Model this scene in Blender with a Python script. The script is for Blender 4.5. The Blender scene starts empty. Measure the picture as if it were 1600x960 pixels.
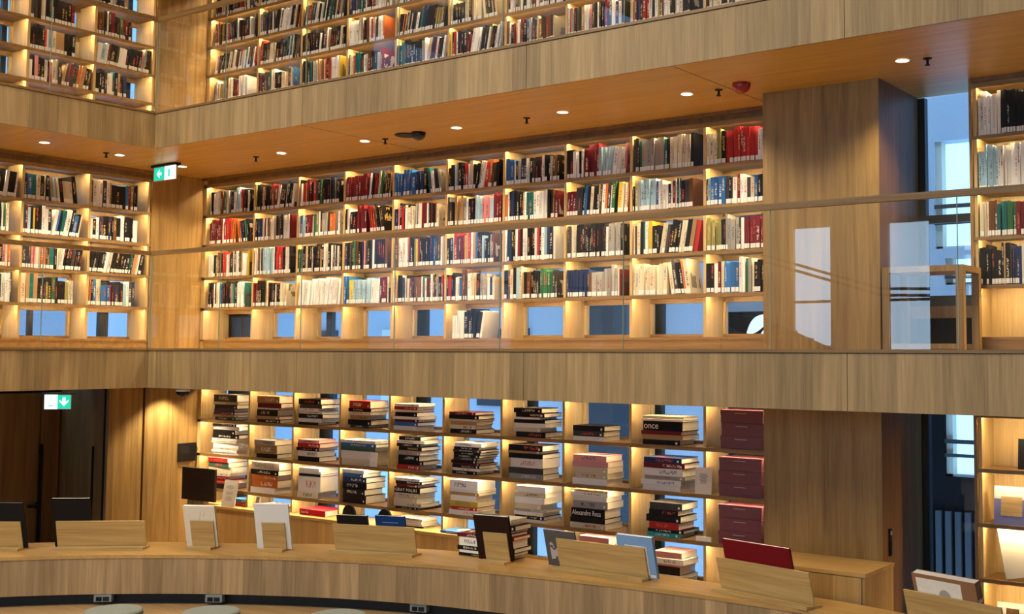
import bpy, math, random
from mathutils import Matrix, Vector
sc = bpy.context.scene
C = sc.collection
# ------------------------------------------------------------------ camera, world, light
cam_d = bpy.data.cameras.new('camera'); cam = bpy.data.objects.new('camera', cam_d); C.objects.link(cam)
cam_d.sensor_fit = 'HORIZONTAL'; cam_d.sensor_width = 36.0
F_PX = 1811.5; CX, CY = 976.9, 435.0
cam_d.lens = F_PX * 36.0 / 1600.0
cam_d.shift_x = (800 - CX) / 1600.0; cam_d.shift_y = (CY - 480) / 1600.0
cam_d.clip_end = 200
YAW, PITCH, ROLL = math.radians(34.2014), math.radians(3.6836), math.radians(-0.2214)
cam.matrix_world = Matrix.Rotation(YAW, 4, 'Z') @ Matrix.Rotation(math.pi/2 + PITCH, 4, 'X') @ Matrix.Rotation(-ROLL, 4, 'Z')
sc.camera = cam
sc.view_settings.view_transform = 'Standard'; sc.view_settings.look = 'None'
sc.view_settings.exposure = 0.25; sc.view_settings.gamma = 1.0
try: sc.view_settings.use_curve_mapping = False
except Exception: pass
sc.cycles.max_bounces = 7; sc.cycles.diffuse_bounces = 4; sc.cycles.glossy_bounces = 3
sc.cycles.transparent_max_bounces = 14; sc.cycles.sample_clamp_indirect = 4.0
sc.cycles.use_denoising = True; sc.cycles.caustics_reflective = False; sc.cycles.caustics_refractive = False
w = bpy.data.worlds.new('overcast_sky'); sc.world = w; w.use_nodes = True
wn = w.node_tree.nodes; bgn = wn['Background']
bgn.inputs[0].default_value = (0.30, 0.58, 1.0, 1); bgn.inputs[1].default_value = 3.2

STRIP = 150.0          # shelf LED emission
ROOF_FILL = 130.0          # added fill areas under the atrium roof, watts each
SPOT = 115.0           # gallery downlights, watts each
DAY = 9.0             # daylight in the windows across the atrium

def area(name, loc, rot, sx, sy, power, col):
    d = bpy.data.lights.new(name, 'AREA'); d.shape = 'RECTANGLE'; d.size = sx; d.size_y = sy; d.energy = power; d.color = col
    o = bpy.data.objects.new(name, d); C.objects.link(o); o.location = loc; o.rotation_euler = rot
    return o
for i, (x, y, k) in enumerate([(-9.8, 2.6, 1.25), (-9.8, .5, 1.15), (-7.2, 2.6, .8), (-7.2, .5, .8), (-4.2, 2.6, .5), (-4.2, .5, .5)]):
    area('roof_fill', (x, y, 5.95), (0, 0, 0), 1.6, 1.6, ROOF_FILL*k, (1.0, .85, .64))  # unseen fill added in place of the open hall's ambient bounce

# ------------------------------------------------------------------ materials
M = {}
def newmat(name):
    m = bpy.data.materials.new(name); m.use_nodes = True; M[name] = m
    nt = m.node_tree; return m, nt, nt.nodes, nt.links, nt.nodes['Principled BSDF']
def plain(name, col, rough=.5, metal=0, spec=None):
    m, nt, n, l, b = newmat(name)
    tc = n.new('ShaderNodeTexCoord'); no = n.new('ShaderNodeTexNoise'); no.inputs['Scale'].default_value = 35
    l.new(tc.outputs['Object'], no.inputs['Vector'])
    mr = n.new('ShaderNodeMapRange'); mr.inputs['To Min'].default_value = .93; mr.inputs['To Max'].default_value = 1.07
    l.new(no.outputs['Fac'], mr.inputs['Value'])
    vm = n.new('ShaderNodeVectorMath'); vm.operation = 'SCALE'; vm.inputs[0].default_value = col
    l.new(mr.outputs[0], vm.inputs['Scale']); l.new(vm.outputs[0], b.inputs['Base Color'])
    b.inputs['Roughness'].default_value = rough; b.inputs['Metallic'].default_value = metal
    if spec is not None: b.inputs['Specular IOR Level'].default_value = spec
    return m
def emit(name, col, s):
    m, nt, n, l, b = newmat(name)
    e = n.new('ShaderNodeEmission'); e.inputs[0].default_value = (*col, 1); e.inputs[1].default_value = s
    l.new(e.outputs[0], n['Material Output'].inputs[0]); n.remove(b); return m
def wood(name, c1, c2, axis='z', plank=0.0, rough=.42, use_uv=False, fine=1.0, var=.16):
    m, nt, n, l, b = newmat(name)
    tc = n.new('ShaderNodeTexCoord'); src = tc.outputs['UV' if use_uv else 'Object']
    mp = n.new('ShaderNodeMapping')
    s = {'x': (.9, 15, 15), 'y': (15, .9, 15), 'z': (15, 15, .9)}[axis]
    if use_uv: s = (15, .9, 1)
    mp.inputs['Scale'].default_value = s; l.new(src, mp.inputs['Vector'])
    n1 = n.new('ShaderNodeTexNoise'); n1.inputs['Scale'].default_value = 1.0; n1.inputs['Detail'].default_value = 5; n1.inputs['Roughness'].default_value = .6
    n1.inputs['Distortion'].default_value = .5
    l.new(mp.outputs[0], n1.inputs['Vector'])
    mp2 = n.new('ShaderNodeMapping'); mp2.inputs['Scale'].default_value = tuple(v*(7 if v > 1 else 2.2)*fine for v in s)
    l.new(src, mp2.inputs['Vector'])
    n2 = n.new('ShaderNodeTexNoise'); n2.inputs['Scale'].default_value = 1.0; n2.inputs['Detail'].default_value = 3
    l.new(mp2.outputs[0], n2.inputs['Vector'])
    cr = n.new('ShaderNodeValToRGB'); cr.color_ramp.elements[0].position = .32; cr.color_ramp.elements[1].position = .68
    cr.color_ramp.elements[0].color = (*c2, 1); cr.color_ramp.elements[1].color = (*c1, 1)
    l.new(n1.outputs['Fac'], cr.inputs[0])
    mr = n.new('ShaderNodeMapRange'); mr.inputs['From Min'].default_value = .3; mr.inputs['From Max'].default_value = .7
    mr.inputs['To Min'].default_value = .86; mr.inputs['To Max'].default_value = 1.1
    l.new(n2.outputs['Fac'], mr.inputs['Value']); val = mr.outputs[0]
    if plank:
        sp = n.new('ShaderNodeSeparateXYZ'); l.new(src, sp.inputs[0])
        ad = n.new('ShaderNodeMath'); ad.operation = 'ADD'
        if use_uv: l.new(sp.outputs[0], ad.inputs[0]); ad.inputs[1].default_value = 0
        elif axis == 'z': l.new(sp.outputs[0], ad.inputs[0]); l.new(sp.outputs[1], ad.inputs[1])
        elif axis == 'x': l.new(sp.outputs[1], ad.inputs[0]); ad.inputs[1].default_value = 0
        else: l.new(sp.outputs[0], ad.inputs[0]); ad.inputs[1].default_value = 0
        dv = n.new('ShaderNodeMath'); dv.operation = 'DIVIDE'; dv.inputs[1].default_value = plank; l.new(ad.outputs[0], dv.inputs[0])
        fl = n.new('ShaderNodeMath'); fl.operation = 'FLOOR'; l.new(dv.outputs[0], fl.inputs[0])
        wh = n.new('ShaderNodeTexWhiteNoise'); wh.noise_dimensions = '1D'; l.new(fl.outputs[0], wh.inputs['W'])
        m2 = n.new('ShaderNodeMapRange'); m2.inputs['To Min'].default_value = 1-var; m2.inputs['To Max'].default_value = 1+var*.5
        l.new(wh.outputs['Value'], m2.inputs['Value'])
        mu = n.new('ShaderNodeMath'); mu.operation = 'MULTIPLY'; l.new(val, mu.inputs[0]); l.new(m2.outputs[0], mu.inputs[1]); val = mu.outputs[0]
    vm = n.new('ShaderNodeVectorMath'); vm.operation = 'SCALE'; l.new(cr.outputs[0], vm.inputs[0]); l.new(val, vm.inputs['Scale'])
    l.new(vm.outputs[0], b.inputs['Base Color']); b.inputs['Roughness'].default_value = rough
    bp = n.new('ShaderNodeBump'); bp.inputs['Strength'].default_value = .06; bp.inputs['Distance'].default_value = .004
    l.new(n2.outputs['Fac'], bp.inputs['Height']); l.new(bp.outputs[0], b.inputs['Normal'])
    return m
wood('oak_fascia', (.45, .32, .155), (.29, .20, .09), 'z', .31, .5, var=.25)
wood('oak_panel', (.32, .205, .070), (.185, .108, .030), 'z', .30, .45)
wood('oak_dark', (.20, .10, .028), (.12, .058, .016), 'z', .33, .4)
wood('oak_ceiling', (.60, .375, .105), (.47, .28, .068), 'x', 1.35, .38, var=.06)
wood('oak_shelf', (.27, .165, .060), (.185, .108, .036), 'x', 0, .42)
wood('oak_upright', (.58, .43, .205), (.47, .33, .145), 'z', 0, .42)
wood('oak_top', (.54, .345, .125), (.42, .255, .08), 'x', .22, .32, var=.08)
wood('oak_apron', (.48, .345, .19), (.31, .21, .105), 'z', .185, .5, use_uv=True, var=.32)
wood('oak_stand', (.60, .43, .185), (.42, .28, .105), 'x', 0, .5)
wood('oak_floor', (.50, .34, .18), (.38, .25, .12), 'x', .16, .4, var=.1)
wood('oak_cabinet', (.50, .325, .125), (.38, .235, .08), 'z', .4, .42)
wood('wenge', (.035, .02, .010), (.018, .010, .005), 'x', 0, .4)
plain('black', (.008, .008, .009), .5, 0, .15); plain('dark_metal', (.02, .021, .024), .35, .6)
plain('dark_frame', (.022, .026, .030), .4); plain('charcoal', (.018, .022, .028), .7)
plain('grey_felt', (.20, .235, .235), .95); plain('grey_edge', (.10, .125, .13), .8)
plain('socket_grey', (.22, .27, .30), .4); plain('white_plastic', (.75, .75, .73), .35)
plain('paper', (.82, .76, .64), .8); plain('paper_white', (.86, .85, .82), .7); plain('label_white', (.84, .83, .80), .6)
plain('card_grey', (.42, .39, .36), .7); plain('ink', (.05, .05, .05), .7); plain('ink_grey', (.2, .19, .18), .7)
plain('red_plastic', (.30, .012, .012), .3); plain('bookend_brown', (.05, .03, .018), .4)
plain('concrete', (.42, .46, .50), .9); plain('concrete_dark', (.035, .04, .045), .9); plain('shadowed_facade', (.007, .008, .009), .9, 0, .05); plain('pale_render', (.62, .66, .68), .9)  # near-black facade tone has the street-level shade put into its colour
plain('far_frame', (.62, .56, .44), .7); plain('white_wall', (.55, .52, .47), .8); plain('maroon_box', (.15, .043, .065), .45)
plain('screen', (.01, .011, .012), .15, 0, .3); plain('blueprint', (.22, .36, .62), .5)
emit('strip_light', (1.0, .72, .36), STRIP); emit('downlight_glow', (1.0, .80, .55), 9.0)
emit('sign_leaf', (.75, .95, 1.0), 1.2); emit('sign_green', (.02, .58, .36), 1.1); emit('sign_white', (.80, .98, .90), 1.35)
emit('daylight_pane', (.55, .78, 1.0), DAY); emit('sky_glow', (.30, .62, 1.0), 2.4)
def glass(name, tint, k):
    m, nt, n, l, b = newmat(name); n.remove(b)
    tr = n.new('ShaderNodeBsdfTransparent'); tr.inputs[0].default_value = (*tint, 1)
    gl = n.new('ShaderNodeBsdfGlossy'); gl.inputs['Roughness'].default_value = .0
    fr = n.new('ShaderNodeFresnel'); fr.inputs[0].default_value = 1.45
    mu = n.new('ShaderNodeMath'); mu.operation = 'MULTIPLY'; mu.inputs[1].default_value = k; l.new(fr.outputs[0], mu.inputs[0])
    mx = n.new('ShaderNodeMixShader'); l.new(mu.outputs[0], mx.inputs[0]); l.new(tr.outputs[0], mx.inputs[1]); l.new(gl.outputs[0], mx.inputs[2])
    l.new(mx.outputs[0], n['Material Output'].inputs[0])
glass('rail_glass', (.97, .985, .975), 1.5); glass('window_glass', (.86, .93, .98), 1.2)
plain('glass_edge', (.22, .30, .25), .2)
# book cover: colour attribute plus procedural lettering-like marks
def bookmat(name, spine):
    m, nt, n, l, b = newmat(name)
    a = n.new('ShaderNodeAttribute'); a.attribute_name = 'col'; a2 = n.new('ShaderNodeAttribute'); a2.attribute_name = 'ink'
    uv = n.new('ShaderNodeTexCoord'); sp = n.new('ShaderNodeSeparateXYZ'); l.new(uv.outputs['UV'], sp.inputs[0])
    cb = n.new('ShaderNodeCombineXYZ')
    def math_(op, x, y=None):
        q = n.new('ShaderNodeMath'); q.operation = op
        for i, v in enumerate([x, y]):
            if v is None: continue
            if isinstance(v, (int, float)): q.inputs[i].default_value = v
            else: l.new(v, q.inputs[i])
        return q.outputs[0]
    su, sv = (2.2, 34) if spine else (2.6, 2.2)
    l.new(math_('MULTIPLY', sp.outputs[0], su), cb.inputs[0]); l.new(math_('MULTIPLY', sp.outputs[1], sv), cb.inputs[1])
    l.new(math_('MULTIPLY', a2.outputs['Alpha'], 97.0), cb.inputs[2])
    no = n.new('ShaderNodeTexNoise'); no.inputs['Scale'].default_value = 1.0; no.inputs['Detail'].default_value = 1 if spine else 4
    l.new(cb.outputs[0], no.inputs['Vector'])
    msk = math_('GREATER_THAN', no.outputs['Fac'], .5 if spine else .53)
    wu = math_('LESS_THAN', math_('ABSOLUTE', math_('SUBTRACT', sp.outputs[0], .5)), .24 if spine else .36)
    vc = math_('ADD', .38, math_('MULTIPLY', math_('FRACT', math_('MULTIPLY', a2.outputs['Alpha'], 5.3)), .36))
    wv = math_('LESS_THAN', math_('ABSOLUTE', math_('SUBTRACT', sp.outputs[1], vc)), .22 if spine else .27)
    f = math_('MULTIPLY', math_('MULTIPLY', msk, wu), wv)
    pick = math_('GREATER_THAN', math_('FRACT', math_('MULTIPLY', a2.outputs['Alpha'], 13.7)), .42)
    f = math_('MULTIPLY', math_('MULTIPLY', f, pick), .75)
    mx = n.new('ShaderNodeMix'); mx.data_type = 'RGBA'; l.new(f, mx.inputs[0]); l.new(a.outputs['Color'], mx.inputs[6]); l.new(a2.outputs['Color'], mx.inputs[7])
    l.new(mx.outputs[2], b.inputs['Base Color']); b.inputs['Roughness'].default_value = .5; b.inputs['Specular IOR Level'].default_value = .18
bookmat('book_spine', True); bookmat('book_front', False)
m, nt, n, l, b = newmat('cover_plain'); a = n.new('ShaderNodeAttribute'); a.attribute_name = 'col'
l.new(a.outputs['Color'], b.inputs['Base Color']); b.inputs['Roughness'].default_value = .6; b.inputs['Specular IOR Level'].default_value = .12

# ------------------------------------------------------------------ mesh builder
class MB:
    def __init__(s): s.v = []; s.f = []; s.m = []; s.c = []; s.k = []; s.u = []
    def quad(s, p, mat, col=(1, 1, 1), ink=(0, 0, 0, 0), uv=None):
        i = len(s.v); s.v += [tuple(q) for q in p]; s.f.append(tuple(range(i, i+len(p))))
        s.m.append(mat); s.c.append(col); s.k.append(ink); s.u.append(uv or [(0, 0), (1, 0), (1, 1), (0, 1)][:len(p)] + [(0, 0)]*(len(p)-4)); return s
    def box(s, x0, x1, y0, y1, z0, z1, mat, col=(1, 1, 1), ink=(0, 0, 0, 0), T=None, mats=None):
        P = [(x0, y0, z0), (x1, y0, z0), (x1, y1, z0), (x0, y1, z0), (x0, y0, z1), (x1, y0, z1), (x1, y1, z1), (x0, y1, z1)]
        if T is not None: P = [tuple(T @ Vector(p)) for p in P]
        i = len(s.v); s.v += P
        F = dict(front=(0, 1, 5, 4), right=(1, 2, 6, 5), back=(2, 3, 7, 6), left=(3, 0, 4, 7), bottom=(3, 2, 1, 0), top=(4, 5, 6, 7))
        for k, f in F.items():
            s.f.append(tuple(i+j for j in f)); s.m.append((mats or {}).get(k, mat)); s.c.append(col); s.k.append(ink)
            s.u.append([(0, 0), (1, 0), (1, 1), (0, 1)])
        return s
    def prism(s, pts, z0, z1, mat, T=None, side=None):
        a = [(x, y, z0) for x, y in pts]; b = [(x, y, z1) for x, y in pts]
        if T is not None: a = [tuple(T @ Vector(p)) for p in a]; b = [tuple(T @ Vector(p)) for p in b]
        n = len(pts); i = len(s.v); s.v += a + b
        def add(f, mt): s.f.append(f); s.m.append(mt); s.c.append((1, 1, 1)); s.k.append((0, 0, 0, 0)); s.u.append([(0, 0)]*len(f))
        add(tuple(i+n-1-j for j in range(n)), mat); add(tuple(i+n+j for j in range(n)), mat)
        for j in range(n): k = (j+1) % n; add((i+j, i+k, i+n+k, i+n+j), side or mat)
        return s
    def cyl(s, c, r, z0, z1, mat, n=28, r2=None, T=None):
        r2 = r if r2 is None else r2
        A = [(c[0]+r*math.cos(2*math.pi*j/n), c[1]+r*math.sin(2*math.pi*j/n), z0) for j in range(n)]
        B = [(c[0]+r2*math.cos(2*math.pi*j/n), c[1]+r2*math.sin(2*math.pi*j/n), z1) for j in range(n)]
        if T is not None: A = [tuple(T @ Vector(p)) for p in A]; B = [tuple(T @ Vector(p)) for p in B]
        i = len(s.v); s.v += A + B
        def add(f): s.f.append(f); s.m.append(mat); s.c.append((1, 1, 1)); s.k.append((0, 0, 0, 0)); s.u.append([(0, 0)]*len(f))
        add(tuple(i+n-1-j for j in range(n))); add(tuple(i+n+j for j in range(n)))
        for j in range(n): k = (j+1) % n; add((i+j, i+k, i+n+k, i+n+j))
        return s
    def lathe(s, c, prof, mat, n=24):
        for (r0, z0), (r1, z1) in zip(prof, prof[1:]):
            for j in range(n):
                a0 = 2*math.pi*j/n; a1 = 2*math.pi*(j+1)/n
                s.quad([(c[0]+r0*math.cos(a0), c[1]+r0*math.sin(a0), z0), (c[0]+r0*math.cos(a1), c[1]+r0*math.sin(a1), z0),
                        (c[0]+r1*math.cos(a1), c[1]+r1*math.sin(a1), z1), (c[0]+r1*math.cos(a0), c[1]+r1*math.sin(a0), z1)], mat)
        return s
    def bar(s, p, q, w_, h_, mat):
        p = Vector(p); q = Vector(q); d = q-p; L = d.length
        R = d.to_track_quat('X', 'Z').to_matrix().to_4x4(); T = Matrix.Translation(p) @ R
        return s.box(0, L, -w_/2, w_/2, -h_/2, h_/2, mat, T=T)
    def mesh(s, name, off=(0, 0, 0)):
        me = bpy.data.meshes.new(name)
        ox, oy, oz = off
        me.from_pydata([(x-ox, y-oy, z-oz) for x, y, z in s.v], [], s.f)
        names = []
        for k in s.m:
            if k not in names: names.append(k)
        for k in names: me.materials.append(M[k])
        me.polygons.foreach_set('material_index', [names.index(k) for k in s.m])
        uvl = me.uv_layers.new(name='UVMap'); fl = []
        for f, u in zip(s.f, s.u):
            u = (list(u) + [(0, 0)]*len(f))[:len(f)]
            for t in u: fl += [t[0], t[1]]
        uvl.data.foreach_set('uv', fl)
        if any(k in ('book_spine', 'book_front', 'cover_plain') for k in names):
            ca = me.color_attributes.new('col', 'FLOAT_COLOR', 'CORNER'); ck = me.color_attributes.new('ink', 'FLOAT_COLOR', 'CORNER')
            d1 = []; d2 = []
            for f, c, k in zip(s.f, s.c, s.k):
                d1 += [c[0], c[1], c[2], 1.0]*len(f); d2 += list(k)*len(f)
            ca.data.foreach_set('color', d1); ck.data.foreach_set('color', d2)
        me.update(); return me
def tag(o, label=None, cat=None, group=None, kind=None):
    if label: o['label'] = label
    if cat: o['category'] = cat
    if group: o['group'] = group
    if kind: o['kind'] = kind
    return o
def wloc(p):
    v = Vector((0, 0, 0))
    while p is not None: v += p.location; p = p.parent
    return v
def obj(name, mb, parent=None, local=False, label=None, loc=None):
    off = (0, 0, 0)
    if parent is not None and not local: off = wloc(parent)
    if loc is not None: off = loc
    o = bpy.data.objects.new(name, mb.mesh(name, off)); C.objects.link(o)
    if parent is not None: o.parent = parent
    if loc is not None: o.location = Vector(loc) - (wloc(parent) if parent else Vector((0, 0, 0)))
    if label: o['label'] = label
    return o
def thing(name, loc, label, cat, group=None, rz=0):
    o = bpy.data.objects.new(name, None); C.objects.link(o); o.location = loc; o.rotation_euler = (0, 0, rz)
    o.empty_display_size = .1
    return tag(o, label, cat, group)
def struct(name, mb): o = obj(name, mb); o['kind'] = 'structure'; return o
def text_mesh(txt, size, depth, mat):
    cu = bpy.data.curves.new('lettering', 'FONT'); cu.body = txt; cu.size = size; cu.extrude = depth; cu.align_x = 'CENTER'; cu.align_y = 'CENTER'
    t = bpy.data.objects.new('lettering', cu); C.objects.link(t)
    dg = bpy.context.evaluated_depsgraph_get(); me = bpy.data.meshes.new_from_object(t.evaluated_get(dg))
    bpy.data.objects.remove(t); me.materials.clear(); me.materials.append(M[mat]); return me

# ------------------------------------------------------------------ measures
XL, YR = -12.945, 9.295            # fronts of the two bookcase walls
GX, GY = -11.413, 7.554            # balcony edges
ZC, ZF, ZU, ZB, ZG = 2.238, .03, 2.636, -.393, -2.6
ZUC = 5.0; FH = 2.604; DEP = .34
XE = 1.5                           # right end of the balconies
YS = -1.0                          # near end of the left balcony

# ------------------------------------------------------------------ structure
struct('floor', MB().box(-17, 5, -7, 10.4, ZG-.1, ZG, 'oak_floor'))
def slab(name_floor, name_ceil, zt, zb):
    a = MB(); a.box(XL-.45, GX-.03, YS, YR+.45, zb+.02, zt, 'oak_floor'); a.box(GX-.03, XE, GY+.03, YR+.45, zb+.02, zt, 'oak_floor')
    struct(name_floor, a)
    c = MB(); c.box(XL-.45, GX-.03, YS, GY+.03, zb, zb+.02, 'oak_ceiling')
    c.box(XL-.45, XE, GY+.03, YR+.45, zb, zb+.02, 'oak_ceiling')
    struct(name_ceil, c)
slab('floor_middle_gallery', 'ceiling_ground', ZF-.012, ZB)
slab('floor_top_gallery', 'ceiling_middle_gallery', ZU-.022, ZC)
struct('ceiling_top_gallery', MB().box(XL-.45, XE, YS, YR+.45, ZUC, ZUC+.05, 'oak_ceiling').box(XL-.45, XE, -7, YS, ZUC, ZUC+.05, 'white_wall'))
tn = 0
def trim(mb):
    global tn; tn += 1; return struct('trim_%d' % tn, mb)
# the top gallery ceiling stops at the atrium; the atrium roof is higher
C.objects.unlink(bpy.data.objects['ceiling_top_gallery'])
bpy.data.objects.remove(bpy.data.objects['ceiling_top_gallery'])
struct('ceiling_top_gallery', MB().box(XL-.45, GX, YS, GY, ZUC, ZUC+.05, 'oak_ceiling').box(XL-.45, XE, GY, YR+.45, ZUC, ZUC+.05, 'oak_ceiling'))
struct('ceiling_atrium', MB().box(GX-.02, XE+3.5, -7, GY+.02, 6.0, 6.05, 'white_wall'))
struct('wall_atrium_upstand', MB().box(GX-.1, XE, GY, GY+.1, ZUC+.05, 6.0, 'oak_fascia').box(GX-.1, GX, YS, GY, ZUC+.05, 6.0, 'oak_fascia'))
GAP = .005
for zt, zb in ((ZF, ZB), (ZU, ZC)):
    xs = [GX-.0, -8.993, -6.158, -3.265, -.37, XE]
    for a, b_ in zip(xs, xs[1:]):
        trim(MB().box(a+(GAP/2 if a != xs[0] else 0), b_-GAP/2, GY, GY+.03, zb-.006, zt-.028, 'oak_fascia'))
    ys = [GY-.0, 4.7, 1.85, YS]
    for a, b_ in zip(ys, ys[1:]):
        trim(MB().box(GX-.03, GX, b_+GAP/2, a-GAP/2, zb-.006, zt-.028, 'oak_fascia'))
    trim(MB().box(GX-.04, XE, GY-.012, GY+.05, zt-.024, zt, 'oak_shelf'))
    trim(MB().box(GX-.05, GX+.012, YS, GY-.012, zt-.024, zt, 'oak_shelf'))
    trim(MB().box(GX, XE, GY+.012, GY+.03, zt-.029, zt-.023, 'black'))
# plain panel of the left wall between its bookcase and the corner, on each floor
for f in range(2):
    z0 = ZF + f*FH; z1 = (ZC, ZUC)[f]
    struct('wall_left', MB().box(XL-.06, XL, 8.555, 8.930, z0, z1, 'oak_panel').box(XL-.06, XL, 8.933, YR+.45, z0, z1, 'oak_panel').box(XL-.09, XL-.061, 8.555, YR+.45, z0, z1, 'oak_dark'))
    struct('wall_left_end', MB().box(XL-.5, XL, YS-.05, YS, z0, z1, 'oak_panel'))
# ground floor left wall with the door recess
struct('wall_left_ground', MB().box(XL-.05, XL, 8.064, 8.515, ZG, ZB, 'oak_panel').box(XL-.05, XL, 8.545, 8.925, ZG, ZB, 'oak_panel')
       .box(XL-.05, XL, 8.929, YR+.4, ZG, ZB, 'oak_panel').box(XL-.09, XL-.051, 8.06, YR+.4, ZG, ZB, 'black'))
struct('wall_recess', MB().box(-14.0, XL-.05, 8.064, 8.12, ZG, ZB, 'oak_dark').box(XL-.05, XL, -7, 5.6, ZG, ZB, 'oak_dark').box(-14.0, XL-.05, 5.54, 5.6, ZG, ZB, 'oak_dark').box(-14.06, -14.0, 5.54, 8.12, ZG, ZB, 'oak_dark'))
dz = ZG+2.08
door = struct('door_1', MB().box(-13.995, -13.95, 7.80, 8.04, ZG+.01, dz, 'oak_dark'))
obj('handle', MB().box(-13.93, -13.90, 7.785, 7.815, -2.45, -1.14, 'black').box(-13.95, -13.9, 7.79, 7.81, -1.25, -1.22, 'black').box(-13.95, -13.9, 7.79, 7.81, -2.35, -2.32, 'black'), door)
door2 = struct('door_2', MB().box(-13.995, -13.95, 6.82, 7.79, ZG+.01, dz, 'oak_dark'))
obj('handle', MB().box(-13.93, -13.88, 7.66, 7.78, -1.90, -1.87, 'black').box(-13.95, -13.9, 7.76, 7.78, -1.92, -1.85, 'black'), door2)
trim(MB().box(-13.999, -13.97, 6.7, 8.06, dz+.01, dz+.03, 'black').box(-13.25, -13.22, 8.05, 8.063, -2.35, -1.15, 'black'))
# pillar
for z0, z1 in ((ZG, ZB), (ZF, ZC), (ZU, ZUC)):
    struct('wall_pillar', MB().box(-4.581, -3.53, 8.838, 9.74, z0, z1, 'oak_panel', mats={'right': 'oak_dark'}))  # right face darkened in colour to stand in for niche shade
# walls closing the hall on the camera side
struct('wall_right', MB().box(XE+3.5, XE+3.6, -7, YR+.5, ZG, 6.0, 'white_wall'))
struct('wall_back_right', MB().box(XE, XE+3.5, YR+.1, YR+.2, ZG, 6.0, 'white_wall').box(XE, XE+.05, GY, YR+.2, ZG, 6.0, 'white_wall'))
struct('wall_left_lower', MB().box(XL-.05, XL+.0, -7, YS-.05, ZB, 6.0, 'white_wall'))
# wall across the atrium with tall windows, seen only mirrored in the balustrade glass
wins = [(-10.25, -9.45), (-8.25, -7.45), (-5.2, -4.4), (-2.4, -1.6), (.6, 1.4)]
wb = MB(); x = XL
for a, b_ in wins:
    wb.box(x, a, -6.1, -6.0, ZG, 6.0, 'white_wall'); wb.box(a, b_, -6.1, -6.0, ZG, -.45, 'white_wall'); wb.box(a, b_, -6.1, -6.0, 2.5, 6.0, 'white_wall'); x = b_
wb.box(x, XE+3.5, -6.1, -6.0, ZG, 6.0, 'white_wall'); struct('wall_front', wb)
wi = 0
def window(fr, pane, pm=None):
    global wi; wi += 1
    o = struct('window_%d' % wi, fr)
    obj('pane', pane, o); return o
for a, b_ in wins:
    window(MB().box(a-.16, a, -6.02, -5.96, -.5, 2.6, 'far_frame').box(b_, b_+.05, -6.02, -5.96, -.5, 2.6, 'far_frame').box(a, b_, -6.02, -5.96, 2.5, 2.6, 'far_frame').box(a, b_, -6.02, -5.96, 1.0, 1.05, 'dark_frame'),
           MB().quad([(b_, -6.05, -.45), (a, -6.05, -.45), (a, -6.05, 2.5), (b_, -6.05, 2.5)], 'daylight_pane'))
st = thing('staircase', (-9.4, -5.2, ZG), 'wooden staircase with two sloping handrails across the atrium, mirrored in the glass', 'staircase')
obj('stringer', MB().bar((-11.6, -5.2, 1.0), (-6.6, -5.2, -1.1), .06, .28, 'oak_dark').bar((-11.6, -4.3, 1.0), (-6.6, -4.3, -1.1), .06, .28, 'oak_dark'), st)
tr_ = MB()
for i in range(14): tr_.box(-11.5+i*.35, -11.2+i*.35, -5.2, -4.3, 1.0-i*.147, 1.03-i*.147, 'oak_dark')
obj('tread', tr_, st)
for dz_ in (0, .12):
    obj('handrail', MB().bar((-11.6, -5.2, 2.25-dz_), (-8.1, -5.2, 1.2-dz_), .05, .05, 'oak_dark').bar((-8.1, -5.2, 1.2-dz_), (-6.4, -5.2, 1.15-dz_), .05, .05, 'oak_dark'), st)
obj('post', MB().box(-11.5, -11.46, -5.22, -5.18, ZG, 2.1, 'dark_metal'), st); obj('post', MB().box(-8.1, -8.06, -5.22, -5.18, ZG, 1.1, 'dark_metal'), st)

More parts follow.
